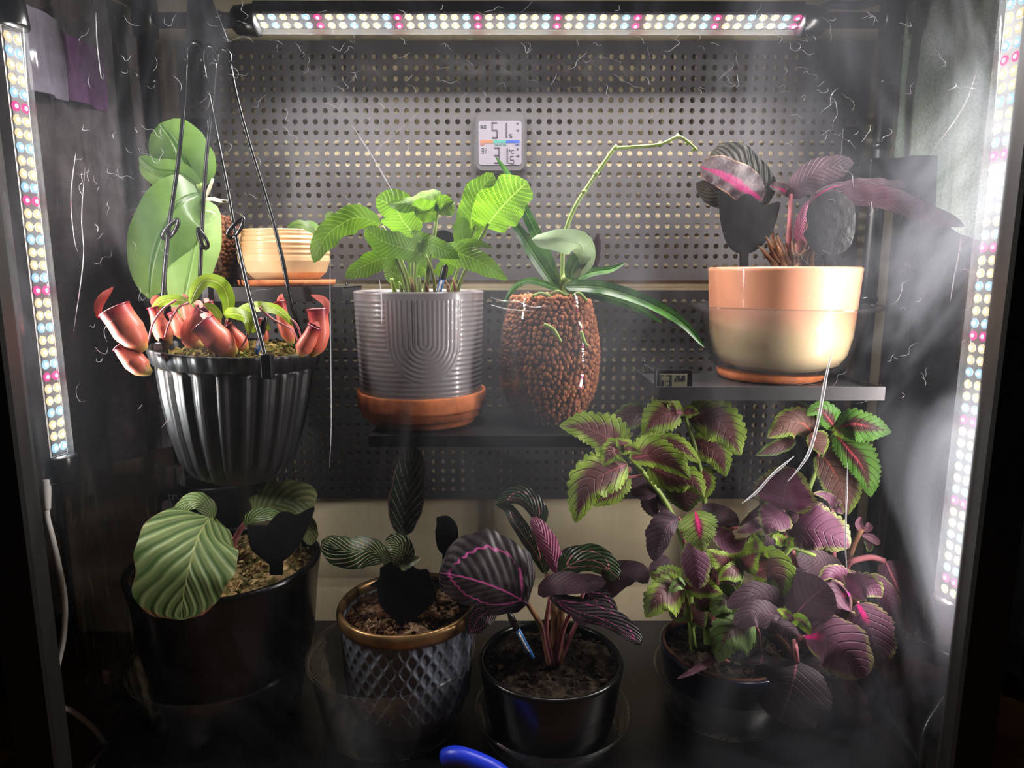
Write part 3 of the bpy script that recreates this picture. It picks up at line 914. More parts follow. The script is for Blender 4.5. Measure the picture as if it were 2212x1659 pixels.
# ------------------------------------------------------------------ peach planter on the right shelf
YR = .815; s = mpp(700, YR); rx = at(1684, 700, YR).x
rz1 = at(1684, 576, .74).z; rz0 = Z_R + .0135
M_peach = grad('peach_cream_glaze', [(0, (204, 182, 144)), (.28, (206, 182, 142)), (.62, (208, 142, 110))], rz0, rz1, .38)
P_peach = thing('potted_rose_calathea', 'tall calathea with purple leaves in a glossy peach to cream planter', 'potted plant', (rx, YR, rz0))
lathed('pot', shell(153 * s, 104 * s, rz1, rz0, .006, .005, [(122 * s, rz0 + .006), (136 * s, rz0 + .018), (145 * s, rz0 + .040), (150 * s, rz0 + .085)]), (rx, YR, 0), M_peach, P_peach, 80)
soil((rx, YR, rz1 - .014), 145 * s, .008, M_soil, P_peach, .004, 60, 12)
bz1 = at(1684, 660, YR).z
def ripple(a, z, i): return .0035 * math.sin(5 * a + 1) * max(0, (z - Z_R) / (bz1 - Z_R)) ** 2
ZQ = Z_R + .005
tag(lathed('plastic_bowl', [(0, ZQ + .0064), (126 * s, ZQ + .0064), (139 * s, ZQ + .013), (152 * s, ZQ + .04), (172 * s, ZQ + .075), (196 * s, bz1 - .003), (202 * s, bz1), (201 * s, bz1 + .0012), (195 * s, bz1 - .001), (171 * s, ZQ + .0755), (150.5 * s, ZQ + .041), (137 * s, ZQ + .014), (125 * s, ZQ + .0075), (0, ZQ + .0075)],
    (rx, YR, 0), M_glasspot, None, 72, ripple, None), 'flared clear plastic saucer bowl around the peach planter', 'bowl')
tag(lathed('saucer', [(0, Z_R + .0004), (100 * s, Z_R + .0004), (108 * s, Z_R + .002), (112 * s, Z_R + .0100), (108 * s, Z_R + .0108), (0, Z_R + .0108)], (at(1662, 800, YR).x, YR, 0), M_terra, None, 48), 'thin terracotta saucer under the clear bowl of the peach planter', 'saucer')

# ------------------------------------------------------------------ hanging basket
YH = .760; s = mpp(780, YH)
hc = at(513, 752, YH)
P_hang = thing('hanging_pitcher_plant', 'red pitcher plant in a black fluted hanging pot with long hook wires', 'potted plant', (hc.x, YH, hc.z - .15))
hb = hc.z - .152
TI = Matrix.Rotation(R(3.2), 3, 'Y')
hcl = V((hc.x, YH, hc.z))
def H(r, z): return (r, z - hc.z)
hp = [H(0, hb), H(70 * s, hb), H(100 * s, hb + .010), H(118 * s, hb + .026), H(136 * s, hb + .06), H(150 * s, hb + .10), H(158 * s, hc.z - .017),
      H(150 * s, hc.z - .017), H(146 * s, hb + .1), H(130 * s, hb + .06), H(112 * s, hb + .028), H(0, hb + .012)]
hp = hp[:2] + densify(hp[2:7], .004) + hp[7:]
def flute(a, z, i):
    if z > -.018 or z < -.146: return 0
    f = (a * 24 / (2 * math.pi)) % 1.0
    return (-.0026 if f < .42 else (.0012 if .5 < f < .92 else -.0007)) * min(1, (z + .146) / .02)
lathed('pot', hp, hcl, M_potplastic, P_hang, 240, flute, TI)
hr = [H(159 * s, hc.z - .016), H(166 * s, hc.z - .016), H(173 * s, hc.z - .001), H(174 * s, hc.z + .0015), H(168 * s, hc.z + .0015), H(164 * s, hc.z - .002), H(159 * s, hc.z - .014), H(159 * s, hc.z - .016)]
lathed('rim', hr, hcl, M_potplastic, P_hang, 240, lambda a, z, i: -.0009 if ((a * 32 / 6.2832) % 1) < .5 else .0006, TI)
soil((hc.x, YH, hc.z - .012), 160 * s, .012, M_moss, P_hang, .007, 260, 21, 'moss')
yw = YH - .088
for ti, pts in enumerate((
    [(402, 130, .80), (398, 220, .79), (385, 350, .775), (368, 470, .755), (358, 560, .74), (350, 680, .715), (347, 745, .70)],
    [(437, 130, .80), (452, 210, .795), (468, 290, .785), (490, 400, .765), (508, 500, .745), (534, 620, .715), (560, 720, .690), (577, 785, .672)],
    [(466, 130, .80), (458, 230, .797), (446, 340, .794), (437, 480, .790), (432, 600, .787), (430, 700, .79), (429, 742, .835)],
    [(497, 140, .80), (514, 220, .797), (545, 330, .794), (585, 460, .79), (610, 560, .787), (628, 650, .785), (645, 705, .79), (652, 742, .82)])):
    ptube('hanger_wire', pts, [4.2, 4.2, 4.5, 5, 5.5], M_blackgloss, P_hang, 8, 40)
for x0, x1, y in ((402, 437, 92), (436, 468, 99), (466, 497, 106)):
    ptube('wire_hook', [(x0, 132, .80), (x0 + 1, y + 12, .80), ((x0 + x1) / 2, y, .80), (x1 - 1, y + 12, .80), (x1, 134, .80)], 4.6, M_blackgloss, P_hang, 8, 20)
for x, y, Yk, d in ((368, 495, .752, 1), (438, 515, .787, -.6), (509, 492, .744, 1)):
    ptube('wire_knot', [(x + 16 * d, y - 22, Yk - .004), (x - 6 * d, y - 4, Yk - .007), (x - 18 * d, y + 14, Yk - .004), (x - 8 * d, y + 22, Yk + .002), (x + 8 * d, y + 6, Yk - .004), (x + 17 * d, y - 12, Yk - .005), (x + 16 * d, y - 22, Yk - .004)], 4.4, M_blackgloss, P_hang, 8, 24)
for x, y, Yk in ((347, 760, .700), (577, 785, .668)):
    p = at(x, y, Yk)
    B().box((p.x - .0055, p.y - .004, p.z - .016), (p.x + .0055, p.y + .006, p.z + .010), None, .003).build('clip', M_blackgloss, P_hang)
hk = at(445, 80, .80)
b = B()
a0, a1, a2, a3 = at(405, -10, .80), at(455, -10, .80), at(492, 88, .80), at(400, 100, .80)
b.add([a0, a1, a2, a3] + [p + V((0, .003, 0)) for p in (a0, a1, a2, a3)], [(0, 1, 2, 3), (7, 6, 5, 4), (0, 4, 5, 1), (1, 5, 6, 2), (2, 6, 7, 3), (3, 7, 4, 0)])
tag(b.build('hanger_plate', M_black), 'flat black plate that the hanging pot hooks onto', 'bracket')
gauge('blue moisture gauge with black cap stuck in the hanging pitcher plant pot', (574, 684, .70), (554, 765, .70), 7, .45)

# ------------------------------------------------------------------ bottom row
ZT = .0205
# black pot
YO = .752; s = mpp(1208, YO); c = at(488, 1206, YO)
P_orb = thing('potted_striped_calathea', 'round-leaf striped calathea in a wide glossy black pot', 'potted plant', (c.x, YO, ZT))
lathed('pot', shell(197 * s, 138 * s, c.z, ZT + .002, .008, .006, [(150 * s, .06), (176 * s, .12), (189 * s, c.z - .03)]), (c.x, YO, 0), M_blackglaze, P_orb, 80)
soil((c.x, YO, c.z - .016), 188 * s, .012, M_moss2, P_orb, .008, 320, 31, 'moss')
c2 = at(482, 1410, YO)
def bowl(label, cx, Y, r, rb, z1, mat=M_glasspot, name='clear_saucer'):
    return tag(lathed(name, [(0, ZT), (rb, ZT), (rb + .004, ZT + .003), (r - .0035, z1 - .006), (r - .002, z1 - .003), (r + .0002, z1 - .0018), (r + .0012, z1), (r + .0004, z1 + .0018), (r - .0012, z1 + .0022), (r - .0030, z1 + .0010), (r - .0040, z1 - .0016), (r - .0052, z1 - .006), (rb + .002, ZT + .0045), (rb - .002, ZT + .0015), (0, ZT + .0015)], (cx, Y, 0), mat, None, 72), label, 'saucer')
bowl('wide clear plastic saucer around the black calathea pot', c2.x, YO, 187 * mpp(1410, YO), .082, c2.z)
orbC = c
# slate pot with brass rim
YA = .742; s = mpp(1302, YA); c = at(880, 1300, YA)
P_orn = thing('potted_pinstripe_calathea', 'pinstripe calathea in a blue-grey diamond relief pot with brass rim', 'potted plant', (c.x, YA, ZT))
zr = c.z - .012
mid = [(.052, ZT + .006), (.064, ZT + .018), (.073, ZT + .040), (.0765, ZT + .075)]
prof = [(0, ZT + .002), (.048, ZT + .002)] + densify(mid + [(.0785, zr)], .0014) + [(.074, zr), (.074, zr - .02), (.06, ZT + .04), (0, ZT + .03)]
NL, PZ = 32, .0118
def diamond(a, z, i):
    if z > zr - .003 or z < ZT + .008: return 0
    j = (z - ZT) / PZ
    best = 9
    for jj in range(math.floor(j) - 1, math.floor(j) + 3):
        f = a * NL / (2 * math.pi) + (.5 if jj % 2 else 0)
        du = (f - round(f)) / .31; dv = (j - jj) / .66
        best = min(best, abs(du) ** 1.35 + abs(dv) ** 1.35)
    return -.0019 * max(0.0, min(1.0, (1.05 - best) * 4))
lathed('pot', prof, (c.x, YA, 0), M_slate, P_orn, 420, diamond)
R0 = .0785
rim = [(R0 + .0005 + .0042 * math.cos(t) - .001, zr + .005 + .0085 * math.sin(t)) for t in [2 * math.pi * i / 14 - 1.2 for i in range(14)]]
rim.append(rim[0])
lathed('rim', rim, (c.x, YA, 0), M_brass, P_orn, 72)
soil((c.x, YA, zr - .006), .0755, .010, M_bark, P_orn, .005, 420, 33, 'bark_chips')
c2 = at(846, 1402, YA)
bowl('clear glass dish around the blue-grey diamond pot', c2.x, YA, 178 * mpp(1402, YA), .078, c2.z, M_glasspot)
ornC = c
# short dark pot
YS2 = .725; s = mpp(1416, YS2); c = at(1190, 1416, YS2)
P_ros = thing('potted_pink_vein_calathea', 'dark calathea with pink-veined leaves in a short black pot', 'potted plant', (c.x, YS2, ZT))
lathed('pot', shell(155 * s, 128 * s, c.z, ZT + .002, .006, .005, [(140 * s, .05)]), (c.x, YS2, 0), M_blackglaze, P_ros, 72)
soil((c.x, YS2, c.z - .012), 148 * s, .006, M_soil, P_ros, .005, 160, 37)
bowl('clear plastic saucer around the short black pot of dark soil', c.x + .002, YS2, 168 * s, .078, ZT + .026)
rosC = c
# coleus pots
YK = .765; s = mpp(1392, YK); c = at(1568, 1392, YK)
P_colA = thing('potted_green_coleus', 'green and burgundy coleus with toothed leaves in a navy blue pot', 'potted plant', (c.x, YK, ZT))
lathed('pot', shell(140 * s, 105 * s, c.z, ZT + .002, .006, .005, [(126 * s, .06)]), (c.x, YK, 0), M_navyglaze, P_colA, 64)
lathed('inner_rim', [(134.5 * s, c.z - .004), (133 * s, c.z + .002), (129 * s, c.z + .002), (128 * s, c.z - .012), (131 * s, c.z - .012), (134.5 * s, c.z - .004)], (c.x, YK, 0), M_terradark, P_colA, 64)
soil((c.x, YK, c.z - .014), 130 * s, .006, M_soil, P_colA, .005, 90, 41)
bowl('clear plastic saucer around the navy coleus pot', c.x, YK, 150 * s, .068, ZT + .05)
colC = c
YK2 = .835; s = mpp(1400, YK2); c = at(1770, 1410, YK2)
P_colB = thing('potted_purple_coleus', 'drooping purple coleus with magenta leaf bases in a dark pot', 'potted plant', (c.x, YK2, ZT))
lathed('pot', shell(.070, .052, c.z, ZT + .002, .005, .005), (c.x, YK2, 0), M_navyglaze, P_colB, 56)
soil((c.x, YK2, c.z - .012), .064, .006, M_soil, P_colB, .005, 60, 43)
colC2 = c
# back things
c = at(468, 1032, .896); s = mpp(1032, .896)
tag(lathed('nursery_pot', shell(76 * s, 44 * s, c.z, ZT, .002, .006), (c.x, .896, 0), M_potplastic, None, 48), 'tall black tapered nursery pot behind the striped calathea', 'pot')
bag = thing('potting_mix_bag', 'grey printed plastic bag standing behind the hanging pot at the left', 'bag', (at(360, 1100, .89).x, .89, ZT))
b0, b1 = at(332, 1010, .872), at(396, 1010, .872)
nb = 20; vs = []; fs = []
zt3 = at(360, 1000, .885).z
for j in range(nb + 1):
    v = j / nb; z = ZT + (zt3 - ZT) * v
    for k in range(24):
        a = 2 * math.pi * k / 24
        wx = (b1.x - b0.x) / 2 * (1 - .12 * v); wy = .017 * (1 - .75 * v ** 3)
        x = (b0.x + b1.x) / 2 + wx * math.copysign(abs(math.cos(a)) ** .6, math.cos(a)); y = .874 + wy * math.copysign(abs(math.sin(a)) ** .7, math.sin(a))
        vs.append((x + .002 * math.sin(9 * v + k), y + .002 * math.sin(14 * v + 2 * k), z + .004 * math.sin(a * 2) * v))
for j in range(nb):
    for k in range(24):
        p, q = j * 24 + k, j * 24 + (k + 1) % 24
        fs.append((p, q, q + 24, p + 24))
fs.append(tuple(range(nb * 24, nb * 24 + 24)))
mesh('bag_body', vs, fs, M_grbag, bag, True)
pl = [(343, 1065), (352, 1060), (380, 1055), (394, 1053), (394, 1120), (345, 1140), (338, 1100)]
plate('printed_panel', pl, .8545, .0008, M_ink, bag, 40)
plate('printed_oval', [(350, 1085), (360, 1080), (372, 1088), (374, 1120), (350, 1125)], .8537, .0004, M_inkpale, bag, 30)
def text(body, p, size, mat, parent, name='lettering', ex=.0002):
    cu = bpy.data.curves.new(name, 'FONT'); cu.body = body; cu.size = size; cu.extrude = ex; cu.align_x = 'CENTER'; cu.align_y = 'CENTER'
    cu.materials.append(mat)
    o = bpy.data.objects.new(name, cu); o.rotation_euler = (R(90), 0, 0); o.location = p
    col.objects.link(o); bpy.context.view_layer.update()
    me = bpy.data.meshes.new_from_object(o.evaluated_get(bpy.context.evaluated_depsgraph_get()))
    me.transform(Matrix.Translation(V(p)) @ Matrix.Rotation(R(90), 4, 'X')); me.name = name
    bpy.data.objects.remove(o)
    return link(bpy.data.objects.new(name, me), parent)
text('tru', at(378, 1073, .8535), .016, M_inkpale, bag)
tag(tube('blue_hose', [at(962, 1636, .64), at(985, 1632, .635), at(1025, 1643, .63), at(1075, 1668, .622), at(1120, 1710, .618)], .0095, M_hose, None, 16, 24, False), 'bright blue rubber hose end lying in front of the pots', 'hose')
o = bpy.data.objects['blue_hose']
sm = o.modifiers.new('wall', 'SOLIDIFY'); sm.thickness = .0022
b = B(); b.lathe([(0, 0), (.022, 0), (.024, .004), (.027, .04), (.0255, .04), (.022, .005), (0, .002)], (0, 0, 0), 28)
cup = b.build('plastic_cup', M_glasspot, None, True); cup.location = atz(250, 1560, .001) + V((-.03, .04, .0)); 
tag(cup, 'small clear plastic cup on the floor outside the left sheet', 'cup')

# ------------------------------------------------------------------ thermometers
m = M('lcd_pale'); M_lcd = m.end(m.pbr((108, 104, 113), .25, 0, None, .5))
M_lcddark = simple('lcd_olive', (112, 112, 92), .3)
M_seg = simple('lcd_segment', (40, 36, 48), .5)
M_casegrey = simple('grey_case_plastic', (72, 70, 72), .3, 0, .5)
M_or, M_gr, M_bl = simple('orange_print', (146, 72, 40), .5), simple('teal_print', (40, 104, 94), .5), simple('blue_print', (28, 54, 124), .5)
SEG = {'0': 'abcdef', '1': 'bc', '2': 'abged', '3': 'abgcd', '5': 'afgcd', '6': 'afgedc', '8': 'abcdefg'}
def digit(ch, x0, y0, x1, y1, Y, mat, parent, wpx):
    """seven-segment figure filling a photo rectangle"""
    a, c = at(x0, y1, Y), at(x1, y0, Y); w = wpx * mpp(y0, Y)
    xm0, xm1, z0, z1 = a.x, c.x, a.z, c.z; zm = (z0 + z1) / 2; g = w * .25
    Q = {'a': (xm0 + g, z1 - w, xm1 - g, z1), 'd': (xm0 + g, z0, xm1 - g, z0 + w), 'g': (xm0 + g, zm - w / 2, xm1 - g, zm + w / 2),
         'f': (xm0, zm + g, xm0 + w, z1 - g), 'b': (xm1 - w, zm + g, xm1, z1 - g), 'e': (xm0, z0 + g, xm0 + w, zm - g), 'c': (xm1 - w, z0 + g, xm1, zm - g)}
    b = B()
    for sname in SEG[ch]:
        p = Q[sname]; b.box((p[0], Y - .0003, p[1]), (p[2], Y, p[3]))
    return b.build('digit', mat, parent)
def rect(name, x0, y0, x1, y1, Y, th, mat, parent, bev=0.0):
    a, c = at(x0, y1, Y), at(x1, y0, Y)
    return B().box((a.x, Y - th, a.z), (c.x, Y, c.z), None, bev).build(name, mat, parent)
YT = .9485
th = thing('digital_thermometer', 'large rounded grey digital thermometer on the upper panel showing 51 percent', 'thermometer', at(1082, 375, YT))
rect('case', 1025, 244, 1138, 377, YT, .012, M_casegrey, th, .0115)
rect('screen', 1034, 261, 1127, 357, YT - .0121, .0006, M_lcd, th, .004)
Yd = YT - .0130
digit('5', 1062, 264, 1075, 299, Yd, M_seg, th, 2.6); digit('1', 1083, 265, 1095, 298, Yd, M_seg, th, 2.6)
digit('3', 1067, 318, 1079, 353, Yd, M_seg, th, 2.4); digit('1', 1085, 320, 1097, 353, Yd, M_seg, th, 2.4); digit('5', 1102, 337, 1110, 354, Yd, M_seg, th, 1.4)
rect('decimal_point', 1099, 351, 1101, 353, Yd, .0003, M_seg, th)
digit('6', 1038, 271, 1043, 277, Yd, M_seg, th, .8); digit('0', 1045, 271, 1050, 277, Yd, M_seg, th, .8)
digit('3', 1040, 320, 1045, 331, Yd, M_seg, th, .8); digit('1', 1045, 320, 1050, 331, Yd, M_seg, th, .8)
text('%', at(1103, 294, Yd), .0075, M_seg, th); text('\u00b0C', at(1105, 328, Yd), .0072, M_seg, th)
for y in (282, 337): text('\u2192', at(1118, y, Yd), .0062, M_seg, th)
for y in (267, 322): rect('icon', 1116, y - 2, 1120, y + 2, Yd, .0002, M_seg, th)
for x0, x1, mt, t_, tx in ((1037, 1065, M_or, 'DRY', 1042), (1065, 1093, M_gr, '40% OK 70%', 1081), (1093, 1122, M_bl, 'WET', 1117)):
    rect('colour_band', x0, 303, x1, 309, Yd + .0004, .0004, mt, th)
    text(t_, at(tx, 313, Yd), .0029, mt, th)
YT2 = .7265
t2 = thing('small_hygrometer', 'small black digital hygrometer behind the lip of the right shelf', 'hygrometer', (at(1455, 835, YT2).x, YT2, Z_R))
a, c = at(1416, 835, YT2), at(1496, 798, YT2)
B().box((a.x, YT2 - .003, Z_R + .0003), (c.x, YT2 + .009, c.z), None, .002).build('case', M_casegrey if False else M_blackgloss, t2)
Yq = YT2 - .0031
rect('screen', 1423, 807, 1485, 836, Yq, .0003, M_lcddark, t2)
digit('6', 1425, 810, 1435, 835, Yq - .0004, M_seg, t2, 2.2); digit('3', 1441, 810, 1452, 835, Yq - .0004, M_seg, t2, 2.2)
for ch, x in (('2', 1460), ('6', 1467), ('8', 1475)): digit(ch, x, 811, x + 5.5, 824, Yq - .0004, M_seg, t2, 1.3)
# ------------------------------------------------------------------ leaf materials
def lines(u, v, N, sl, lo=.82, hi=1.0, p=1.0):                      # thin side veins running out from the midrib
    s_ = v * N - u.abs().pow(p) * sl
    return ((s_.m('FRACT') - .5).abs() * 2.0).ss(lo, hi)
def rib(u, w=.05): return 1.0 - u.abs().ss(w * .4, w)
def f_mosaic(m, u, v):
    a = lines(u, v, 16, 2.2, .55, .95)
    b_ = ((u.abs() * 13.0 + v * 5.0).m('FRACT') - .5).abs().m('MULTIPLY', 2.0).ss(.5, .95)
    net = a.m('MAXIMUM', b_); n_ = m.noise(26, 3)
    base = m.mix((66, 110, 22), (100, 152, 32), n_.ss(.35, .65))
    c = m.mix(base, (150, 190, 48), net * .62)
    return m.mix(c, (150, 190, 80), rib(u, .04)), net * -1.0
def f_orchid(m, u, v):
    n_ = m.noise(18, 4)
    c = m.mix((78, 112, 50), (112, 146, 74), n_.ss(.3, .7))
    return m.mix(c, (60, 98, 36), rib(u, .06)), rib(u, .12) * -1.0
def f_orchidpale(m, u, v):
    n_ = m.noise(18, 4)
    return m.mix(m.mix((112, 146, 74), (138, 168, 96), n_.ss(.3, .7)), (96, 128, 60), rib(u, .05)), rib(u, .1) * -1.0
def f_strap(m, u, v):
    n_ = m.noise(40, 3)
    c = m.mix((40, 84, 32), (74, 122, 50), n_.ss(.35, .65))
    return m.mix(c, (104, 150, 74), rib(u, .1)), rib(u, .3) * -1.0
def f_sage(m, u, v): return m.mix((126, 152, 108), (154, 176, 138), m.noise(30, 3).ss(.3, .7)), rib(u, .1)
def f_nep(m, u, v): return m.mix(m.mix((126, 160, 34), (160, 186, 52), m.noise(30, 3).ss(.3, .7)), (190, 204, 96), rib(u, .08)), rib(u, .15) * -1.0
def coleus(green, green2, burg, reach, pink, edge=.35):
    def f(m, u, v):
        n_ = m.noise(70, 4, .65); n2 = m.noise(24, 2)
        L = lines(u, v, 8.5, 2.4, .72, .98, 1.2)
        d = u.abs() * .95 + (v - .42).m('ABSOLUTE').pow(1.6) * 1.35 + n_ * .34 - .17 - L * .16
        mask = 1.0 - d.ss(reach - edge * .5, reach + edge * .5)
        c = m.mix(m.mix(green, green2, n2.ss(.35, .65)), burg, mask)
        c = m.mix(c, tuple(k * .62 for k in burg), L * .35)
        if pink:
            pk = rib(u + n_ * .1 - .05, pink[1]) * (1.0 - v.ss(pink[2] * .5, pink[2]))
            c = m.mix(c, pink[0], pk)
        c = m.mix(c, m.mix(c, (180, 130, 130), .16), rib(u, .03))
        return c, L * -.45 + n_ * .25
    return f
def f_orbi(m, u, v):
    n_ = m.noise(30, 4); s_ = v * 7.0 - u.abs().pow(.85) * 3.4 + m.noise(22, 2) * .7
    st = (s_ * 6.2832).sin() * .7 + (s_ * 12.566).sin() * .3
    c = m.mix((78, 104, 56), (136, 152, 98), (st + n_ * .9 - .45).ss(-.7, .9))
    c = m.mix(c, (150, 160, 100), rib(u, .03))
    e = (u.abs() + v.ss(.85, 1.0, 0, .35) + n_ * .12).ss(1.02, 1.1)
    return m.mix(c, (132, 96, 66), e), st * .6
def f_orbiback(m, u, v):
    s_ = v * 7.0 - u.abs() * 2.6
    return m.mix((98, 106, 62), (138, 140, 92), ((s_ * 6.2832).sin() + m.noise(30, 3) * .6 - .3).ss(-.6, .8)), None
def f_orn(m, u, v):
    L = lines(u, v, 9.0, 4.2, .70, .92, .8); n_ = m.noise(60, 3)
    c = m.mix((20, 40, 24), (40, 68, 40), n_.ss(.35, .65))
    c = m.mix(c, (206, 188, 138), L * u.abs().ss(.95, .80) * n_.ss(.3, .42))
    return m.mix(c, (96, 120, 80), rib(u, .04)), L * -.6
def f_ornup(m, u, v):
    L = lines(u, v, 8.0, 3.0, .74, .94, .9); n_ = m.noise(60, 3)
    c = m.mix((22, 42, 26), (44, 66, 44), n_.ss(.35, .65))
    c = m.mix(c, (184, 182, 164), L * .75 * u.abs().ss(.9, .7) * n_.ss(.35, .5))
    return m.mix(c, (112, 84, 92), u.abs().ss(.84, .98)), L * -.6
def rosepic(dark, dark2, pink, pos=.62, strength=1.0):
    def f(m, u, v):
        n_ = m.noise(44, 4, .65); st = ((v * 9.0 - u.abs() * 4.0) * 6.2832).sin()
        c = m.mix(dark, dark2, (n_ + st * .06).ss(.35, .72))
        r_ = (u * u + (v - .5).pow(2.0) * 3.2).pow(.5) + n_ * .17 - .085 + st * .02
        ring = r_.ss(pos - .038, pos - .008) * r_.ss(pos + .038, pos + .008) * n_.ss(.34, .5)
        c = m.mix(c, pink, (ring * strength).m('MINIMUM', 1.0))
        c = m.mix(c, pink, rib(u, .035) * strength * .9)
        return c, st * .2
    return f
def f_purpleback(m, u, v):
    L = lines(u, v, 12, 3.0, .8, 1.0); n_ = m.noise(34, 4)
    return m.mix(m.mix((54, 36, 46), (88, 62, 74), n_.ss(.35, .65)), (54, 28, 44), L * .5), L
def f_pinkback(m, u, v):
    n_ = m.noise(40, 3); st = ((v * 10.0 - u.abs() * 3.0) * 6.2832).sin()
    return m.mix((176, 88, 132), (214, 132, 168), (n_ + st * .12).ss(.3, .7)), st * .4
def f_magenta(m, u, v):
    n_ = m.noise(50, 5, .7)
    c = m.mix((52, 40, 46), (96, 82, 84), n_.ss(.4, .62))
    d = (u + .15).abs() + (v - .45).abs() * .35 + n_ * .55 - .14
    c = m.mix(c, (140, 36, 90), 1.0 - d.ss(.34, .5))
    return m.mix(c, (170, 132, 108), u.abs().ss(.90, 1.0) * n_.ss(.42, .55)), n_
def f_darkgrey(m, u, v):
    st = ((v * 9.0 - u.abs() * 3.5) * 6.2832).sin(); n_ = m.noise(40, 4)
    return m.mix((40, 40, 36), (92, 94, 82), (n_ + st * .12).ss(.35, .68)), st * .5
L_mos = leafmat('leaf_mosaic_green', f_mosaic, .4, .38)
L_orc = leafmat('leaf_orchid', f_orchid, .35, .18); L_orp = leafmat('leaf_orchid_pale', f_orchidpale, .4, .2)
L_str = leafmat('leaf_strap', f_strap, .35, .15); L_sage = leafmat('leaf_sage_underside', f_sage, .5, .15)
L_nep = leafmat('leaf_lime', f_nep, .4, .3)
L_cg = leafmat('leaf_coleus_green', coleus((118, 146, 46), (144, 170, 66), (102, 60, 62), .53, ((170, 66, 92), .04, .45)), .5, .25, .3)
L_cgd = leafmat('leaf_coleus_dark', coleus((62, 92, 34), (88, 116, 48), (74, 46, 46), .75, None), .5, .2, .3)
L_cgg = leafmat('leaf_coleus_bright', coleus((118, 152, 40), (150, 178, 58), (120, 84, 70), .24, None, .3), .5, .3, .3)
L_cgl = leafmat('leaf_coleus_pale', coleus((108, 142, 74), (132, 164, 92), (84, 62, 56), .30, None, .3), .5, .22, .3)
L_cred = leafmat('leaf_coleus_red_centre', coleus((78, 128, 44), (104, 150, 58), (76, 48, 44), .38, ((176, 66, 76), .09, .7), .25), .5, .25, .3)
L_cpk = leafmat('leaf_coleus_pink_rib', coleus((112, 136, 66), (136, 156, 80), (120, 40, 74), .22, ((226, 50, 124), .13, .75), .2), .5, .25, .3)
L_cbr = leafmat('leaf_coleus_bronze', coleus((112, 134, 52), (134, 152, 66), (112, 80, 72), .82, ((190, 90, 70), .06, .5), .3), .5, .22, .3)
L_cp = leafmat('leaf_coleus_purple', coleus((120, 124, 72), (136, 140, 84), (104, 60, 84), .90, None, .25), .55, .18, .3)
L_cdp = leafmat('leaf_coleus_plum', coleus((82, 62, 74), (92, 70, 82), (82, 61, 73), 1.2, ((150, 80, 110), .03, .5), .3), .6, .12, .3)
L_cdp_shade = leafmat('leaf_coleus_plum_shaded', coleus((48, 40, 40), (54, 44, 46), (46, 36, 41), 1.2, ((120, 60, 80), .05, .3), .3), .6, .1, .3)  # darker copy of the plum leaf, shade put into the colour
L_cmg = leafmat('leaf_coleus_magenta_base', coleus((112, 104, 72), (128, 116, 78), (98, 60, 80), .93, ((220, 24, 130), .18, .34), .2), .55, .15, .3)
L_cmv = leafmat('leaf_coleus_mauve', coleus((140, 100, 84), (120, 84, 92), (120, 82, 98), 1.15, ((214, 130, 140), .08, .6), .3), .6, .2, .3)
L_cpb = leafmat('leaf_coleus_underside', f_purpleback, .6, .2)
L_orb = leafmat('leaf_orbifolia', f_orbi, .45, .15); L_orbb = leafmat('leaf_orbifolia_back', f_orbiback, .55, .25)
L_orn = leafmat('leaf_pinstripe', f_orn, .4, .1); L_ornu = leafmat('leaf_pinstripe_young', f_ornup, .35, .1)
L_ros = leafmat('leaf_rose_ring', rosepic((24, 19, 22), (58, 49, 53), (172, 72, 132), .70), .38, .1)
L_rosg = leafmat('leaf_rose_green', rosepic((26, 40, 24), (60, 76, 46), (196, 120, 128), .55, .75), .3, .1)
L_pur = leafmat('leaf_purple_underside', f_purpleback, .5, .15); L_pink = leafmat('leaf_pink_underside', f_pinkback, .45, .2)
L_mag = leafmat('leaf_magenta_centre', f_magenta, .4, .12); L_dk = leafmat('leaf_dark_grey', f_darkgrey, .4, .1)
M_stem = simple('green_stem', (118, 140, 66), .5, 0, .4, (120, .3, .001), .1)
M_stemp = simple('pinkish_stem', (164, 98, 104), .5, 0, .4, (120, .3, .001), .1)
M_stemb = simple('brown_stem', (110, 76, 52), .7, 0, .3, (140, .6, .002), .2)
M_root = simple('white_root', (206, 200, 180), .7, 0, .3, (90, .4, .002), .1)
m = M('pitcher_skin'); u_, v_ = m.uv(); n_ = m.noise(40, 4, .6); sp = m.noise(220, 2)
M_pitch = m.end(m.pbr(m.mix(m.mix((190, 172, 92), (206, 104, 84), (v_ + n_ * .4).ss(.16, .50)), (150, 30, 44), ((v_ + n_ * .3).ss(.8, 1.15) + sp.ss(.68, .74) * .5)), .38, 0, None, .4))
M_lip = simple('dark_red_lip', (112, 18, 38), .25, 0, .6)
M_lid = simple('pink_lid', (208, 104, 92), .45, 0, .4, (60, .2, .001), .12)

# ------------------------------------------------------------------ orchid in the jar
po = at(425, 420, .85)
P_oa = thing('jar_orchid', 'orchid with broad pale green leaves growing in the pebble jar', 'plant', po)
leaf(P_oa, L_orc, [(430, 410, .835), (400, 350, .825), (372, 300, .815), (345, 266, .805)], 64, (.42, .45), 0, -.10, jag=.02)
leaf(P_oa, L_orc, [(432, 402, .830), (385, 372, .812), (340, 366, .80), (300, 338, .79)], 24, (.5, .5), 15, -.2, jag=.02)
leaf(P_oa, L_orp, [(418, 402, .828), (370, 395, .812), (330, 375, .80), (303, 352, .795)], 22, (.5, .5), -10, -.2, jag=.02)
leaf(P_oa, L_orc, [(436, 416, .832), (385, 440, .80), (345, 510, .785), (326, 580, .778), (322, 646, .776)], (70, 62), (.36, .62), 0, -.12, jag=.02)
leaf(P_oa, L_orp, [(436, 424, .838), (425, 500, .815), (408, 590, .795), (388, 690, .786)], 52, (.35, .6), 0, -.1, jag=.02)
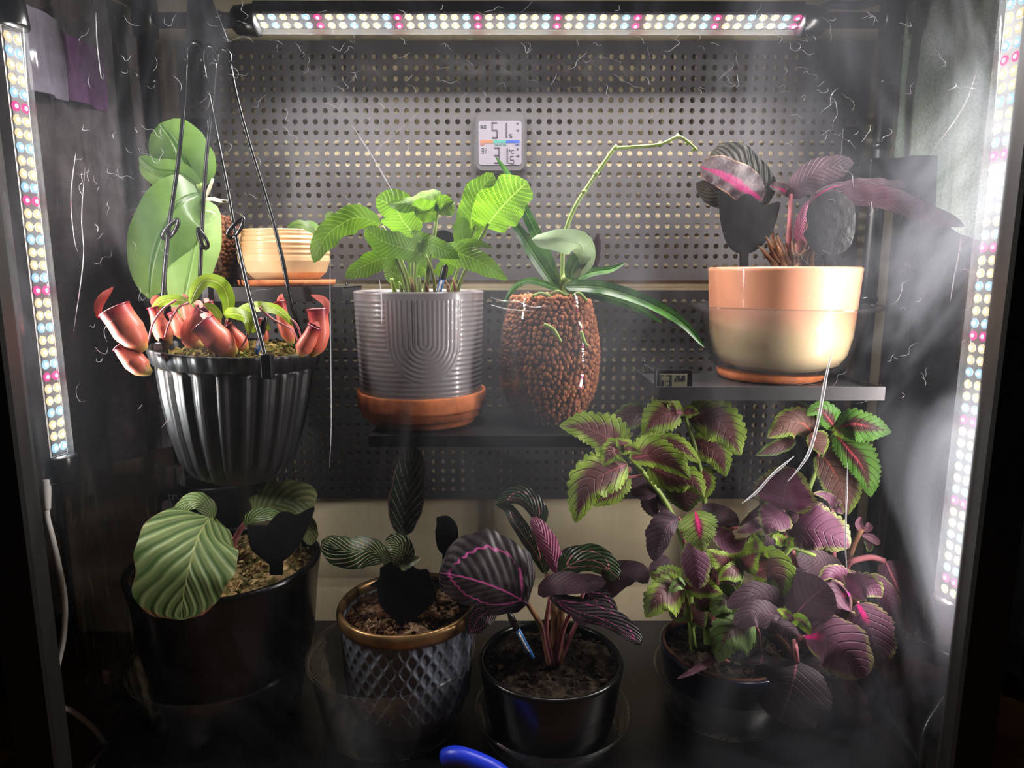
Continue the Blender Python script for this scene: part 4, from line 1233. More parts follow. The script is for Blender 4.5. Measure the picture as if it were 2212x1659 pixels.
tube('stem', [at(431, 470, .86), at(431, 420, .838), at(432, 396, .832)], .006, M_stem, P_oa)
ptube('aerial_root', [(440, 432, .83), (458, 430, .82), (478, 434, .815), (494, 435, .812)], [4, 4, 4, 3], M_root, P_oa)
ptube('aerial_root', [(444, 430, .835), (452, 408, .83), (460, 386, .828)], [2.5, 4, 3], M_root, P_oa)
# small cream pot leaf
leaf(P_cream, L_orc, [(618, 500, .85), (648, 484, .83), (690, 508, .82)], 9, (.5, .6), 0, .1)
leaf(P_cream, L_orc, [(632, 505, .88), (668, 488, .87), (700, 512, .86)], 12, (.5, .6), 20, .1)

# ------------------------------------------------------------------ pitcher plant
def pitcher(ax, rad, lid=None, lidw=8, lip=True):
    P = [at(*p) for p in ax]; s_ = mpp(ax[0][1], ax[0][2])
    S_ = spline(P, 18)
    r = [q * s_ for q in rad]
    v, f, uv = sweep(S_, r, 16, False)
    f.append(tuple(reversed(range(16))))
    o = mesh('pitcher', v, f, M_pitch, P_hang, True, uv)
    LOC[o.name] = V((0, 0, 0))
    def sub(nm, vs, fs, mt):
        q = bpy.data.meshes.new(nm); q.from_pydata([tuple(x) for x in vs], [], fs); q.materials.append(mt)
        q.polygons.foreach_set('use_smooth', [True] * len(q.polygons))
        w = bpy.data.objects.new(nm, q); col.objects.link(w); w.parent = o
        return w
    ring = [V(x) for x in v[18 * 16:19 * 16]]
    if lip:
        vv, ff, _ = sweep(ring + [ring[0], ring[1]], 2.2 * s_, 6, False)
        sub('lip', vv, ff, M_lip)
    if lid:
        L_ = spline([at(*p) for p in lid], 10); vv, ff = [], []
        for i, p in enumerate(L_):
            t = (L_[min(i + 1, 10)] - L_[max(i - 1, 0)]).normalized(); d = (CAMP - p).normalized()
            n0 = (d - t * d.dot(t)).normalized(); sd = t.cross(n0)
            w = lidw * s_ * (math.sin(math.pi * min(.98, .08 + .92 * i / 10)) ** .7)
            for k in (-1, 0, 1): vv.append(p + sd * (w * k) + n0 * (-.25 * w * abs(k)))
        for i in range(10):
            for k in range(2): ff.append((i * 3 + k, i * 3 + k + 1, i * 3 + k + 4, i * 3 + k + 3))
        sub('lid', vv, ff, M_lid)
    return o
pitcher([(312, 758, .672), (300, 742, .670), (278, 714, .668), (247, 668, .666)], [8, 26, 33, 31, 32], [(214, 688, .664), (212, 664, .664), (222, 643, .665), (244, 621, .666)], 9)
pitcher([(327, 806, .674), (310, 797, .672), (285, 776, .670), (257, 748, .668)], [6, 21, 23, 18, 13], None)
pitcher([(510, 762, .700), (492, 752, .695), (468, 730, .692), (438, 699, .690)], [8, 26, 30, 27, 27], [(455, 692, .70), (446, 684, .702), (432, 680, .705)], 9)
pitcher([(533, 756, .715), (520, 742, .712), (503, 722, .710), (489, 706, .708)], [6, 17, 17, 14, 14], [(492, 702, .71), (502, 700, .712)], 7)
pitcher([(440, 748, .735), (415, 735, .730), (415, 705, .728), (436, 668, .726)], [6, 20, 20, 15, 14], [(436, 664, .726), (428, 656, .73), (418, 652, .735)], 8)
pitcher([(368, 745, .712), (358, 730, .710), (345, 700, .708), (332, 664, .706)], [6, 19, 19, 13, 12], [(330, 660, .706), (338, 645, .708), (345, 640, .71)], 9)
pitcher([(672, 768, .715), (684, 745, .712), (690, 710, .712), (686, 668, .712)], [7, 20, 22, 20, 22], [(707, 678, .708), (706, 660, .71), (698, 648, .712), (672, 637, .715)], 8)
pitcher([(648, 768, .690), (656, 752, .688), (667, 733, .687), (680, 705, .686)], [7, 18, 18, 15, 14], [(682, 702, .687), (690, 697, .69)], 6)
pitcher([(632, 742, .745), (622, 720, .742), (612, 690, .742), (604, 652, .742)], [6, 15, 15, 12, 12], [(604, 648, .742), (612, 642, .745), (598, 650, .748)], 8)
pitcher([(416, 700, .775), (408, 685, .772), (402, 665, .772), (396, 646, .772)], [5, 13, 14, 12, 12], [(396, 642, .772), (404, 638, .775)], 6)
pitcher([(474, 705, .755), (466, 690, .752), (458, 672, .750), (450, 655, .750)], [5, 11, 12, 10, 10], [(450, 652, .75), (440, 645, .753)], 6)
pitcher([(575, 740, .74), (572, 725, .738), (566, 705, .738), (560, 690, .738)], [4, 9, 10, 8, 8])
pitcher([(392, 730, .75), (386, 712, .748), (380, 692, .748), (372, 676, .748)], [5, 14, 14, 11, 10], [(372, 672, .748), (382, 666, .75)], 7)
leaf(P_hang, L_nep, [(490, 690, .735), (492, 650, .725), (478, 615, .715), (447, 605, .705), (424, 625, .700), (411, 658, .698)], 16, (.4, .45), (10, -15), -.25)
leaf(P_hang, L_nep, [(412, 655, .72), (390, 648, .71), (350, 650, .705), (327, 676, .702)], 12, (.45, .5), -20, -.15)
leaf(P_hang, L_nep, [(500, 680, .73), (545, 662, .715), (590, 666, .705), (617, 682, .70), (632, 705, .70)], 12, (.45, .5), 20, -.15)
leaf(P_hang, L_nep, [(483, 678, .725), (510, 678, .71), (535, 690, .70), (537, 726, .698)], 14, (.45, .6), -15, -.2)
leaf(P_hang, L_nep, [(478, 690, .74), (462, 668, .735), (440, 656, .73)], 9, (.5, .6), 10, -.1)
leaf(P_hang, L_nep, [(540, 716, .74), (560, 700, .735), (585, 712, .735)], 12, (.5, .6), 10, -.1)
for T_ in ([(381, 648, .705), (352, 668, .70), (330, 700, .695), (320, 740, .688)], [(412, 652, .712), (385, 665, .71), (365, 700, .70), (356, 728, .70)],
           [(612, 680, .705), (640, 700, .70), (652, 735, .70)], [(537, 712, .70), (530, 735, .698), (520, 750, .70)], [(560, 664, .71), (590, 690, .705), (630, 712, .70), (645, 740, .695)],
           [(490, 690, .735), (484, 715, .74), (480, 745, .75)]):
    ptube('tendril', T_, [2.6, 2.4, 2.2, 1.8], M_stemp, P_hang, 6)

# ------------------------------------------------------------------ mosaic plant in the grey pot
G = P_grey
leaf(G, L_mos, [(1021, 520, .845), (1018, 465, .835), (1035, 415, .83), (1066, 374, .828)], (32, 40), (.35, .5), 0, .12, .06, 4, jag=.085)
leaf(G, L_mos, [(1050, 492, .80), (1072, 462, .78), (1100, 430, .77), (1140, 392, .765)], (56, 46), (.35, .42), -12, .15, .10, 4, jag=.085)
leaf(G, L_mos, [(900, 512, .80), (872, 480, .785), (852, 448, .775), (812, 428, .77)], (40, 42), (.38, .5), 10, -.15, .08, 3, jag=.085)
leaf(G, L_mos, [(945, 458, .78), (948, 430, .785), (936, 418, .78), (880, 436, .77), (836, 440, .768)], (26, 14), (.35, .5), -30, -.2, .16, 4, jag=.085)
leaf(G, L_mos, [(946, 457, .785), (930, 460, .775), (912, 452, .77), (893, 436, .768)], (22, 30), (.4, .5), 20, .1, .14, 4, jag=.085)
leaf(G, L_mos, [(944, 456, .785), (958, 440, .78), (970, 452, .775), (980, 464, .774)], (20, 26), (.45, .6), 0, .1, .12, 3, jag=.085)
leaf(G, L_mos, [(822, 484, .80), (770, 470, .785), (715, 500, .775), (690, 535, .772), (678, 568, .77)], (30, 28), (.4, .55), 10, -.1, .10, 4, jag=.085)
leaf(G, L_mos, [(920, 546, .785), (870, 535, .77), (825, 520, .762), (788, 492, .758)], (28, 30), (.42, .45), -10, -.15, .08, 3, jag=.085)
leaf(G, L_mos, [(868, 552, .79), (820, 560, .775), (780, 578, .768), (745, 600, .766)], (26, 24), (.45, .6), 15, .1, .06, 3, jag=.085)
leaf(G, L_mos, [(940, 548, .785), (990, 548, .77), (1045, 570, .76), (1098, 606, .758)], (24, 30), (.45, .75), -8, -.12, .06, 3, jag=.085)
leaf(G, L_mos, [(884, 520, .79), (920, 524, .78), (960, 540, .772), (995, 558, .77)], (20, 24), (.45, .7), 10, .1, .08, 3, jag=.085)
leaf(G, L_mos, [(930, 556, .80), (980, 532, .79), (1020, 522, .785), (1066, 535, .782)], (9, 13), (.5, .7), -10, .1, .1, 3, jag=.085)
leaf(G, L_mos, [(1002, 530, .835), (998, 500, .832), (1000, 468, .83)], 21, (.45, .6), 0, .1, jag=.085)
leaf(G, L_mos, [(884, 622, .835), (862, 600, .83), (828, 572, .828)], 22, (.45, .6), 0, .1, jag=.085)
leaf(G, L_mos, [(900, 600, .845), (905, 570, .84), (930, 550, .838)], 24, (.45, .6), 10, .1, jag=.085)
leaf(G, L_mos, [(950, 600, .85), (965, 575, .845), (990, 560, .84)], 20, (.45, .6), -10, .1, jag=.085)
leaf(G, L_mos, [(722, 490, .82), (714, 470, .818), (708, 458, .818)], 13, (.35, .35), 0, .05, jag=.085)
leaf(G, L_mos, [(888, 500, .79), (905, 508, .785), (930, 512, .78)], 9, (.4, .5), 0, -.3, label='small curled leaf')
sz = 640
for P_, r_ in (([(918, sz, .82), (926, 580, .80), (938, 510, .79), (945, 458, .785)], [6.5, 5, 4, 3]), ([(880, sz, .80), (872, 600, .79), (856, 556, .785)], [5, 4, 4]),
               ([(985, sz, .82), (998, 600, .81), (1015, 565, .80), (1030, 530, .80), (1055, 482, .795)], [4.5, 4, 3.5, 3.5, 3]), ([(972, sz, .83), (990, 580, .83), (1012, 535, .835), (1030, 480, .84)], [4, 3.5, 3, 3]),
               ([(898, sz, .82), (896, 590, .81), (900, 545, .80)], [4, 3, 3]), ([(855, sz, .81), (850, 620, .805), (846, 602, .80)], [6, 5, 4]), ([(907, sz, .80), (906, 610, .795), (904, 596, .795)], [5, 4, 3]),
               ([(868, sz, .80), (866, 620, .795), (862, 608, .795)], [4, 4, 2]), ([(890, sz, .84), (870, 570, .82), (826, 488, .80)], [4, 3.5, 3]), ([(902, sz, .84), (890, 580, .81), (898, 512, .80)], [4, 3.5, 3]),
               ([(940, sz, .83), (935, 590, .80), (918, 548, .788)], [4, 3.5, 3])):
    ptube('stem', P_, r_, M_stem, G, 8)
for x, y, t in ((880, 630, 605), (893, 628, 598), (925, 630, 608), (970, 630, 606), (984, 628, 600)):
    ptube('dry_sheath', [(x, y + 12, .805), (x - 3, (y + t) / 2, .80), (x - 7, t, .80)], [6, 4, 1], M_stemb, G, 6)
gauge('blue moisture gauge with black cap standing in the grey ribbed pot', (963, 572, .775), (946, 640, .785), 8, .42)
marker('rounded glossy black marker behind the mosaic leaves of the grey pot', [(930, 515), (938, 503), (958, 497), (978, 505), (990, 520), (985, 535), (960, 542), (938, 535)], .86, ((950, 640), (955, 530), 4), M_markershiny, 0)

# ------------------------------------------------------------------ strap-leaf orchid in the vase
P_ob = thing('vase_orchid', 'strap-leaf orchid with a bare bent flower spike in the glass vase', 'plant', at(1215, 645, .82))
leaf(P_ob, L_str, [(1212, 628, .82), (1178, 545, .81), (1135, 455, .80), (1103, 385, .795), (1069, 336, .79)], 13, (.25, .6), 15, .35, jag=.02)
leaf(P_ob, L_str, [(1206, 628, .815), (1160, 560, .80), (1125, 505, .79), (1100, 470, .788)], 15, (.25, .4), -15, .3, jag=.02)
leaf(P_ob, L_sage, [(1234, 600, .81), (1258, 560, .79), (1255, 528, .775), (1215, 518, .765), (1148, 517, .76)], (30, 26), (.4, .5), (25, -20), -.3)
leaf(P_ob, L_str, [(1232, 612, .815), (1240, 575, .80), (1262, 545, .79), (1272, 515, .79)], 20, (.4, .5), 10, -.1, jag=.02)
leaf(P_ob, L_pur, [(1278, 590, .84), (1284, 550, .838), (1292, 506, .836)], 13, (.5, .7), 0, .15)
leaf(P_ob, L_str, [(1218, 618, .81), (1300, 622, .78), (1390, 650, .755), (1470, 695, .74), (1523, 752, .735)], 15, (.2, .5), 20, .35, jag=.02)
leaf(P_ob, L_str, [(1218, 622, .812), (1290, 636, .79), (1370, 662, .775), (1432, 698, .77)], 12, (.2, .6), -15, .3, jag=.02)
leaf(P_ob, L_str, [(1222, 616, .83), (1275, 590, .83), (1320, 582, .83), (1352, 567, .83)], 10, (.3, .6), 20, .25, jag=.02)
leaf(P_ob, L_str, [(1210, 625, .80), (1150, 606, .785), (1112, 620, .775), (1085, 660, .772)], 8, (.25, .5), 20, .3, jag=.02)
ptube('stem', [(1218, 655, .82), (1216, 620, .82), (1226, 598, .815)], [13, 14, 11], M_stem, P_ob, 12)
ptube('flower_spike', [(1214, 620, .83), (1218, 520, .83), (1240, 452, .828), (1275, 395, .826), (1305, 352, .824), (1327, 320, .822)], [5.5, 5, 5, 4.6, 4.4, 4.2], M_stem, P_ob, 10, 40)
ptube('flower_spike', [(1327, 320, .822), (1360, 318, .82), (1425, 312, .818), (1464, 296, .816), (1488, 308, .815), (1507, 326, .814)], [4, 3.6, 3.6, 3.4, 3, 2], M_stem, P_ob, 8, 40)
for x, y in ((1330, 319), (1262, 414), (1288, 375), (1464, 295), (1426, 313), (1500, 322), (1486, 309)):
    o = lathed('node', [(0, -.003), (.0032, -.0012), (.0034, .0008), (0, .004)], at(x, y, .8205), M_stem, P_ob, 10)
for T_ in ([(1195, 645, .79), (1170, 634, .78), (1150, 640, .775)], [(1230, 645, .79), (1250, 634, .785), (1268, 650, .78)], [(1180, 640, .80), (1205, 630, .79), (1225, 640, .79)], [(1175, 700, .757), (1195, 712, .755), (1212, 738, .757)], [(1255, 715, .762), (1262, 738, .76), (1270, 748, .762)]):
    ptube('root', T_, [3.5, 4.5, 3], M_stem, P_ob, 8)

# ------------------------------------------------------------------ calathea in the peach planter
K = P_peach
leaf(K, L_dk, [(1660, 440, .85), (1625, 395, .845), (1580, 352, .84), (1535, 330, .838)], (62, 46), (.4, .42), 0, -.12, .05, 4)
leaf(K, L_dk, [(1650, 436, .835), (1590, 425, .82), (1545, 415, .815), (1504, 395, .812)], (34, 26), (.4, .5), 10, -.1)
leaf(K, L_mag, [(1648, 432, .815), (1608, 400, .80), (1560, 372, .79), (1512, 358, .785)], (34, 36), (.4, .42), 0, -.15, .07, 4)
leaf(K, L_pur, [(1706, 428, .82), (1730, 395, .815), (1780, 365, .81), (1845, 352, .808)], (28, 34), (.35, .45), 0, -.12, .05, 3)
leaf(K, L_mag, [(1712, 424, .825), (1690, 408, .82), (1662, 400, .818)], (11, 14), (.5, .6), 0, .1)
leaf(K, L_pur, [(1745, 440, .80), (1785, 412, .79), (1850, 398, .78), (1910, 396, .775), (1968, 402, .772)], (12, 14), (.4, .5), 20, .1, .35, 5)
leaf(K, L_pur, [(1755, 440, .80), (1830, 424, .78), (1915, 432, .76), (2000, 462, .745), (2085, 490, .735)], (26, 22), (.4, .55), -15, -.15, .10, 5)
leaf(K, L_pink, [(1738, 540, .80), (1726, 500, .795), (1736, 460, .79), (1752, 430, .788)], (10, 14), (.35, .5), 20, .3)
leaf(K, L_mag, [(1745, 455, .79), (1765, 425, .785), (1800, 405, .78), (1822, 400, .778)], 9, (.4, .6), 0, .3)
for P_, r_ in (([(1708, 590, .81), (1704, 520, .812), (1707, 470, .815), (1708, 420, .82)], [9, 6.5, 5.5, 4.5]), ([(1728, 590, .805), (1728, 540, .80), (1735, 480, .80)], [9, 8, 5]),
               ([(1690, 590, .83), (1672, 530, .835), (1660, 440, .84)], [6, 4, 3]), ([(1740, 585, .82), (1745, 500, .81), (1752, 440, .80)], [6, 4, 3])):
    ptube('stem', P_, r_, M_stemb if P_[0][0] < 1700 else M_stemp, K, 9)
q = random.Random(4)
for i in range(16):
    x0 = q.uniform(1680, 1745); d = q.uniform(-50, 45)
    ptube('dry_sheath', [(x0, 590, .80 + q.uniform(-.02, .02)), (x0 + d * .45, 558, .795), (x0 + d, q.uniform(505, 545), .79 + q.uniform(-.02, .03))], [q.uniform(7, 12), q.uniform(5, 8), 1.2], M_stemb, K, 7)
marker('tulip-shaped matte black marker at the left of the peach planter', [(1557, 404), (1575, 420), (1594, 430), (1608, 421), (1624, 417), (1640, 430), (1652, 441), (1672, 438), (1691, 435), (1684, 465), (1672, 498), (1655, 522), (1640, 536), (1618, 548), (1590, 545), (1572, 525), (1562, 490), (1558, 450)], .785, ((1608, 592), (1608, 540), 9))
marker('flower-shaped shiny black marker at the right of the peach planter', [(1752, 440), (1770, 424), (1795, 412), (1820, 415), (1838, 428), (1848, 445), (1850, 470), (1848, 500), (1838, 530), (1822, 545), (1800, 551), (1775, 550), (1755, 535), (1742, 515), (1738, 505), (1748, 490), (1745, 465)], .765, ((1793, 592), (1793, 545), 11), M_markershiny, .05)

# ------------------------------------------------------------------ striped calathea in the black pot
O = P_orb
leaf(O, L_orb, [(452, 1118, .695), (428, 1160, .662), (408, 1230, .636), (396, 1290, .629), (390, 1340, .627)], (92, 112), (.30, .36), 0, -.05, .03, 3, n=32)
leaf(O, L_orb, [(462, 1122, .73), (440, 1090, .72), (412, 1085, .715), (372, 1112, .712)], (16, 24), (.4, .5), -20, -.2)
leaf(O, L_orbb, [(548, 1116, .76), (590, 1090, .745), (640, 1080, .735), (680, 1095, .73)], (46, 32), (.4, .38), 0, -.15, .06, 3)
leaf(O, L_orb, [(532, 1140, .74), (550, 1118, .73), (585, 1112, .725), (606, 1125, .722)], (18, 14), (.4, .5), 0, -.1)
leaf(O, L_orb, [(540, 1086, .78), (548, 1078, .778), (562, 1084, .776)], 7, (.5, .6), 0, .1)
leaf(O, L_orbb, [(640, 1110, .77), (665, 1140, .765), (672, 1178, .76)], 20, (.4, .5), 0, .1)
for P_, r_ in (([(500, 1230, .75), (502, 1185, .75), (522, 1140, .75), (550, 1112, .755)], [8, 7, 6, 5]), ([(490, 1230, .74), (480, 1170, .735), (455, 1122, .72)], [7, 6, 5]), ([(505, 1230, .75), (495, 1160, .74), (464, 1122, .732)], [6, 5, 4])):
    ptube('stem', P_, r_, M_stem if r_[0] < 8 else M_stemp, O, 9)
for i in range(6):
    x0 = 492 + i * 5
    ptube('dry_sheath', [(x0, 1232, .755), (x0 - 5 + 4 * i, 1200, .75), (x0 - 20 + 10 * i, 1165 + 6 * i, .75)], [10, 6, 1.5], M_stemb, O, 7)
marker('tulip-shaped black marker standing in the black pot of striped calathea', [(529, 1138), (550, 1141), (572, 1140), (585, 1124), (600, 1112), (620, 1112), (634, 1118), (652, 1110), (674, 1102), (665, 1135), (650, 1170), (630, 1198), (612, 1213), (590, 1224), (565, 1208), (542, 1190), (533, 1165)], .70, ((596, 1242), (596, 1205), 14))
P_ = [(690, 1232), (680, 1236), (660, 1262), (642, 1282), (655, 1278), (672, 1280), (684, 1262), (690, 1245)]

# ------------------------------------------------------------------ pinstripe calathea
N_ = P_orn
leaf(N_, L_ornu, [(873, 1158, .765), (874, 1110, .76), (884, 1040, .755), (894, 962, .752)], 38, (.5, .5), 0, .28, .04, 3)
leaf(N_, L_orn, [(838, 1208, .745), (800, 1190, .72), (750, 1190, .70), (694, 1168, .692)], (40, 30), (.45, .42), 5, -.12, .05, 3)
leaf(N_, L_orn, [(870, 1226, .71), (868, 1198, .70), (858, 1176, .695), (832, 1166, .692)], (26, 28), (.4, .45), 0, .15, .05, 3)
leaf(N_, L_orn, [(866, 1228, .70), (885, 1214, .695), (908, 1206, .692)], 12, (.4, .6), 15, .2)
leaf(N_, L_orn, [(846, 1216, .72), (836, 1205, .715), (826, 1190, .712)], 14, (.4, .5), 0, .2)
for P_, r_ in (([(872, 1300, .76), (873, 1220, .765), (873, 1155, .766)], [4.5, 4, 3.5]), ([(866, 1290, .75), (860, 1240, .74), (840, 1208, .742)], [5, 4, 3.5]), ([(874, 1290, .75), (872, 1250, .73), (869, 1226, .71)], [5, 4, 3.5])):
    ptube('stem', P_, r_, M_stem, N_, 8)
marker('ragged flower-shaped black marker standing in the blue-grey diamond pot', [(818, 1234), (842, 1222), (880, 1226), (902, 1238), (922, 1238), (930, 1258), (942, 1292), (922, 1318), (898, 1336), (870, 1345), (842, 1332), (818, 1306), (812, 1275), (796, 1270), (816, 1256)], .705, ((874, 1366), (874, 1330), 17))
marker('small oval black marker behind the big pink-veined leaf', [(942, 1120), (952, 1116), (968, 1116), (982, 1128), (989, 1145), (988, 1180), (975, 1200), (955, 1196), (944, 1180), (940, 1150), (943, 1135)], .79, ((958, 1290), (960, 1190), 4), None, 0)

# ------------------------------------------------------------------ pink-veined calathea
Q = P_ros
leaf(Q, L_ros, [(1140, 1304, .70), (1085, 1275, .685), (1020, 1252, .675), (948, 1236, .668)], (56, 112), (.36, .38), 0, -.14, .03, 3, n=32)
leaf(Q, L_rosg, [(1180, 1240, .74), (1155, 1190, .735), (1120, 1140, .73), (1095, 1100, .728), (1070, 1090, .726)], (14, 22), (.35, .5), -10, .2, .04, 3)
leaf(Q, L_rosg, [(1170, 1140, .73), (1150, 1098, .725), (1120, 1076, .722), (1072, 1088, .72)], (14, 30), (.4, .5), 0, -.2)
leaf(Q, L_pink, [(1206, 1240, .735), (1192, 1195, .728), (1170, 1150, .722), (1148, 1118, .72)], (20, 22), (.4, .45), 0, -.25)
leaf(Q, L_pur, [(1162, 1284, .70), (1200, 1262, .69), (1250, 1262, .682), (1310, 1258, .68)], (26, 22), (.4, .45), 10, -.1, .05, 3)
leaf(Q, L_rosg, [(1206, 1238, .705), (1250, 1212, .69), (1295, 1215, .683), (1338, 1252, .68)], (34, 24), (.4, .42), 0, -.15, .06, 4)
leaf(Q, L_pur, [(1198, 1230, .75), (1235, 1196, .745), (1290, 1192, .742)], (16, 14), (.4, .5), 0, .1)
leaf(Q, L_pur, [(1300, 1290, .725), (1340, 1250, .715), (1375, 1240, .712), (1400, 1260, .71)], (34, 22), (.4, .5), 0, -.1, .05, 3)
leaf(Q, L_ros, [(1266, 1278, .685), (1290, 1300, .675), (1305, 1322, .67), (1302, 1352, .668)], (32, 30), (.4, .42), 0, -.1)
leaf(Q, L_ros, [(1186, 1288, .69), (1240, 1318, .675), (1320, 1345, .662), (1388, 1394, .658)], (32, 16), (.4, .42), 0, -.1, .06, 4)
leaf(Q, L_ros, [(1072, 1315, .70), (1040, 1330, .69), (1012, 1372, .688)], (26, 26), (.4, .6), 0, .1)
leaf(Q, L_pur, [(1240, 1290, .72), (1260, 1330, .715), (1268, 1350, .71)], 26, (.4, .5), 0, .1)
for P_, r_ in (([(1190, 1440, .715), (1172, 1360, .71), (1140, 1304, .70)], [10, 7, 5]), ([(1195, 1440, .72), (1198, 1340, .725), (1182, 1240, .735)], [11, 9, 6]), ([(1205, 1440, .715), (1212, 1340, .715), (1206, 1240, .715)], [10, 8, 6]),
               ([(1200, 1430, .71), (1220, 1350, .70), (1262, 1280, .69)], [8, 5, 4]), ([(1195, 1435, .71), (1180, 1360, .70), (1188, 1288, .692)], [8, 6, 4]), ([(1208, 1430, .72), (1250, 1340, .725), (1300, 1290, .725)], [7, 5, 4])):
    ptube('stem', P_, r_, M_stemp if r_[0] < 10 else M_stemb, Q, 9)
gauge('blue moisture gauge with black cap leaning in the short black pot', (1100, 1326, .675), (1150, 1420, .69), 8, .32)

# ------------------------------------------------------------------ coleus
A, C_ = P_colA, P_colB
def cl(par, mat, pts, w, tilt=0, fold=-.10, teeth=13, td=.13, shp=(.42, .80), wave=.04):
    w = tuple(q * 1.16 for q in w) if isinstance(w, tuple) else w * 1.16
    return leaf(par, mat, pts, w, shp, tilt, fold, wave, 3, teeth, td * 1.25)
# tall green heads
cl(A, L_cg, [(1342, 975, .745), (1310, 945, .73), (1262, 925, .72), (1208, 920, .715)], (34, 46), 0, .08)
cl(A, L_cg, [(1356, 1002, .735), (1310, 1022, .715), (1268, 1052, .705), (1243, 1130, .70)], (42, 48), 0, -.22)
cl(A, L_cg, [(1352, 1018, .755), (1320, 1060, .745), (1280, 1092, .74)], (30, 26), 15, -.1)
cl(A, L_cg, [(1362, 990, .725), (1410, 985, .70), (1455, 1005, .69), (1492, 1036, .686)], (40, 24), -8, -.15)
cl(A, L_cg, [(1372, 972, .745), (1420, 958, .73), (1470, 965, .72), (1514, 1000, .716)], (24, 28), 10, -.1)
cl(A, L_cg, [(1400, 1005, .745), (1450, 1030, .73), (1495, 1040, .722), (1522, 1075, .72)], (34, 30), 0, -.18)
cl(A, L_cg, [(1342, 980, .70), (1325, 972, .69), (1302, 1006, .684)], (22, 24), 0, -.1, 11)
cl(A, L_cg, [(1362, 968, .705), (1345, 960, .695), (1332, 946, .69)], (17, 16), 0, .1, 9)
cl(A, L_cg, [(1345, 972, .70), (1362, 968, .69), (1388, 980, .686)], (8, 10), 0, .1, 9)
cl(A, L_cg, [(1478, 890, .80), (1440, 895, .785), (1410, 915, .775), (1388, 942, .772)], (34, 40), 0, -.12)
cl(A, L_cg, [(1488, 906, .80), (1530, 900, .785), (1568, 925, .775), (1600, 984, .77)], (44, 46), 0, -.12)
cl(A, L_cg, [(1490, 950, .805), (1525, 965, .795), (1552, 985, .79), (1568, 1030, .788)], (32, 30), 0, -.1)
cl(A, L_cgd, [(1408, 898, .83), (1370, 894, .82), (1335, 905, .815), (1302, 914, .812)], (30, 22), 0, -.1)
cl(A, L_cg, [(1478, 895, .79), (1490, 888, .78), (1512, 892, .775)], (12, 14), 0, .1, 9)
cl(A, L_cg, [(1462, 888, .795), (1450, 880, .79), (1440, 874, .788)], (8, 8), 0, .1, 8)
cl(A, L_cgd, [(1445, 940, .82), (1410, 945, .815), (1365, 955, .812)], (18, 18), 0, -.1)
cl(A, L_cg, [(1508, 1010, .80), (1525, 1040, .795), (1520, 1080, .79)], (20, 22), 0, -.1)
leaf(A, L_cpb, [(1380, 1026, .77), (1392, 1046, .76), (1400, 1080, .758)], (44, 40), (.35, .5), 0, -.15, .06, 4, 11, .1)
cl(A, L_cgd, [(1482, 1036, .77), (1480, 1066, .762), (1484, 1106, .76)], (40, 40), 0, -.2)
leaf(A, L_cpb, [(1402, 1062, .77), (1405, 1090, .765), (1416, 1116, .762)], (22, 20), (.4, .6), 0, -.1, 0, 3, 9, .1)
leaf(A, L_cpb, [(1420, 1068, .765), (1432, 1095, .76), (1445, 1120, .758)], (10, 10), (.4, .6), 0, -.1)
# middle left
cl(A, L_cpk, [(1502, 1104, .715), (1508, 1130, .70), (1512, 1160, .692), (1518, 1192, .69)], (36, 38), 0, -.14)
leaf(A, L_cdp, [(1466, 1118, .73), (1440, 1140, .72), (1425, 1175, .715), (1412, 1212, .712)], (20, 38), (.4, .6), 0, -.2, .03, 3, 12, .05)
leaf(A, L_cp, [(1494, 1168, .705), (1500, 1200, .695), (1504, 1240, .69), (1506, 1272, .69)], (32, 32), (.35, .35), 0, -.35, .02, 3, 11, .05)
leaf(A, L_cdp, [(1445, 1205, .735), (1425, 1222, .73), (1402, 1236, .728)], (14, 18), (.4, .6), 0, -.1)
leaf(A, L_cpb, [(1592, 1140, .77), (1562, 1112, .76), (1530, 1098, .755), (1514, 1094, .753)], (26, 20), (.4, .6), 0, .1)
cl(A, L_cp, [(1548, 1140, .75), (1566, 1168, .74), (1590, 1180, .735), (1614, 1162, .733)], (22, 18), 0, .25, 10, .08)
cl(A, L_cp, [(1640, 1125, .76), (1615, 1140, .75), (1590, 1150, .745)], (14, 10), 0, .2, 8, .08)
# small bright side shoots
cl(A, L_cg, [(1600, 1232, .72), (1570, 1212, .705), (1548, 1200, .70), (1526, 1186, .698)], (32, 18), 0, -.1)
cl(A, L_cg, [(1603, 1230, .715), (1615, 1212, .705), (1628, 1200, .70), (1642, 1192, .698)], (24, 26), 0, .08, 11, .08)
cl(A, L_cg, [(1604, 1228, .71), (1588, 1232, .70), (1570, 1238, .695), (1552, 1254, .692)], (22, 18), 0, -.12)
cl(A, L_cg, [(1622, 1240, .72), (1655, 1228, .70), (1680, 1245, .692), (1690, 1290, .69)], (44, 40), 0, -.15, 15, .08)
cl(A, L_cgg, [(1634, 1198, .715), (1634, 1178, .705), (1625, 1152, .70)], (24, 14), 0, .1, 11, .08)
cl(A, L_cgg, [(1638, 1200, .715), (1652, 1192, .706), (1664, 1188, .702)], (12, 18), 0, -.1, 9, .08)
cl(A, L_cgg, [(1694, 1178, .725), (1682, 1162, .72), (1668, 1158, .718)], (12, 12), 0, .1, 9, .08)
cl(A, L_cgg, [(1702, 1182, .725), (1706, 1168, .72), (1716, 1162, .718)], (10, 10), 0, .1, 9, .08)
cl(A, L_cgg, [(1646, 1170, .73), (1640, 1156, .725), (1646, 1146, .722)], (10, 10), 0, .1, 8, .08)
cl(A, L_cgg, [(1660, 1146, .735), (1672, 1150, .73), (1684, 1156, .728)], (12, 12), 0, .1, 8, .08)
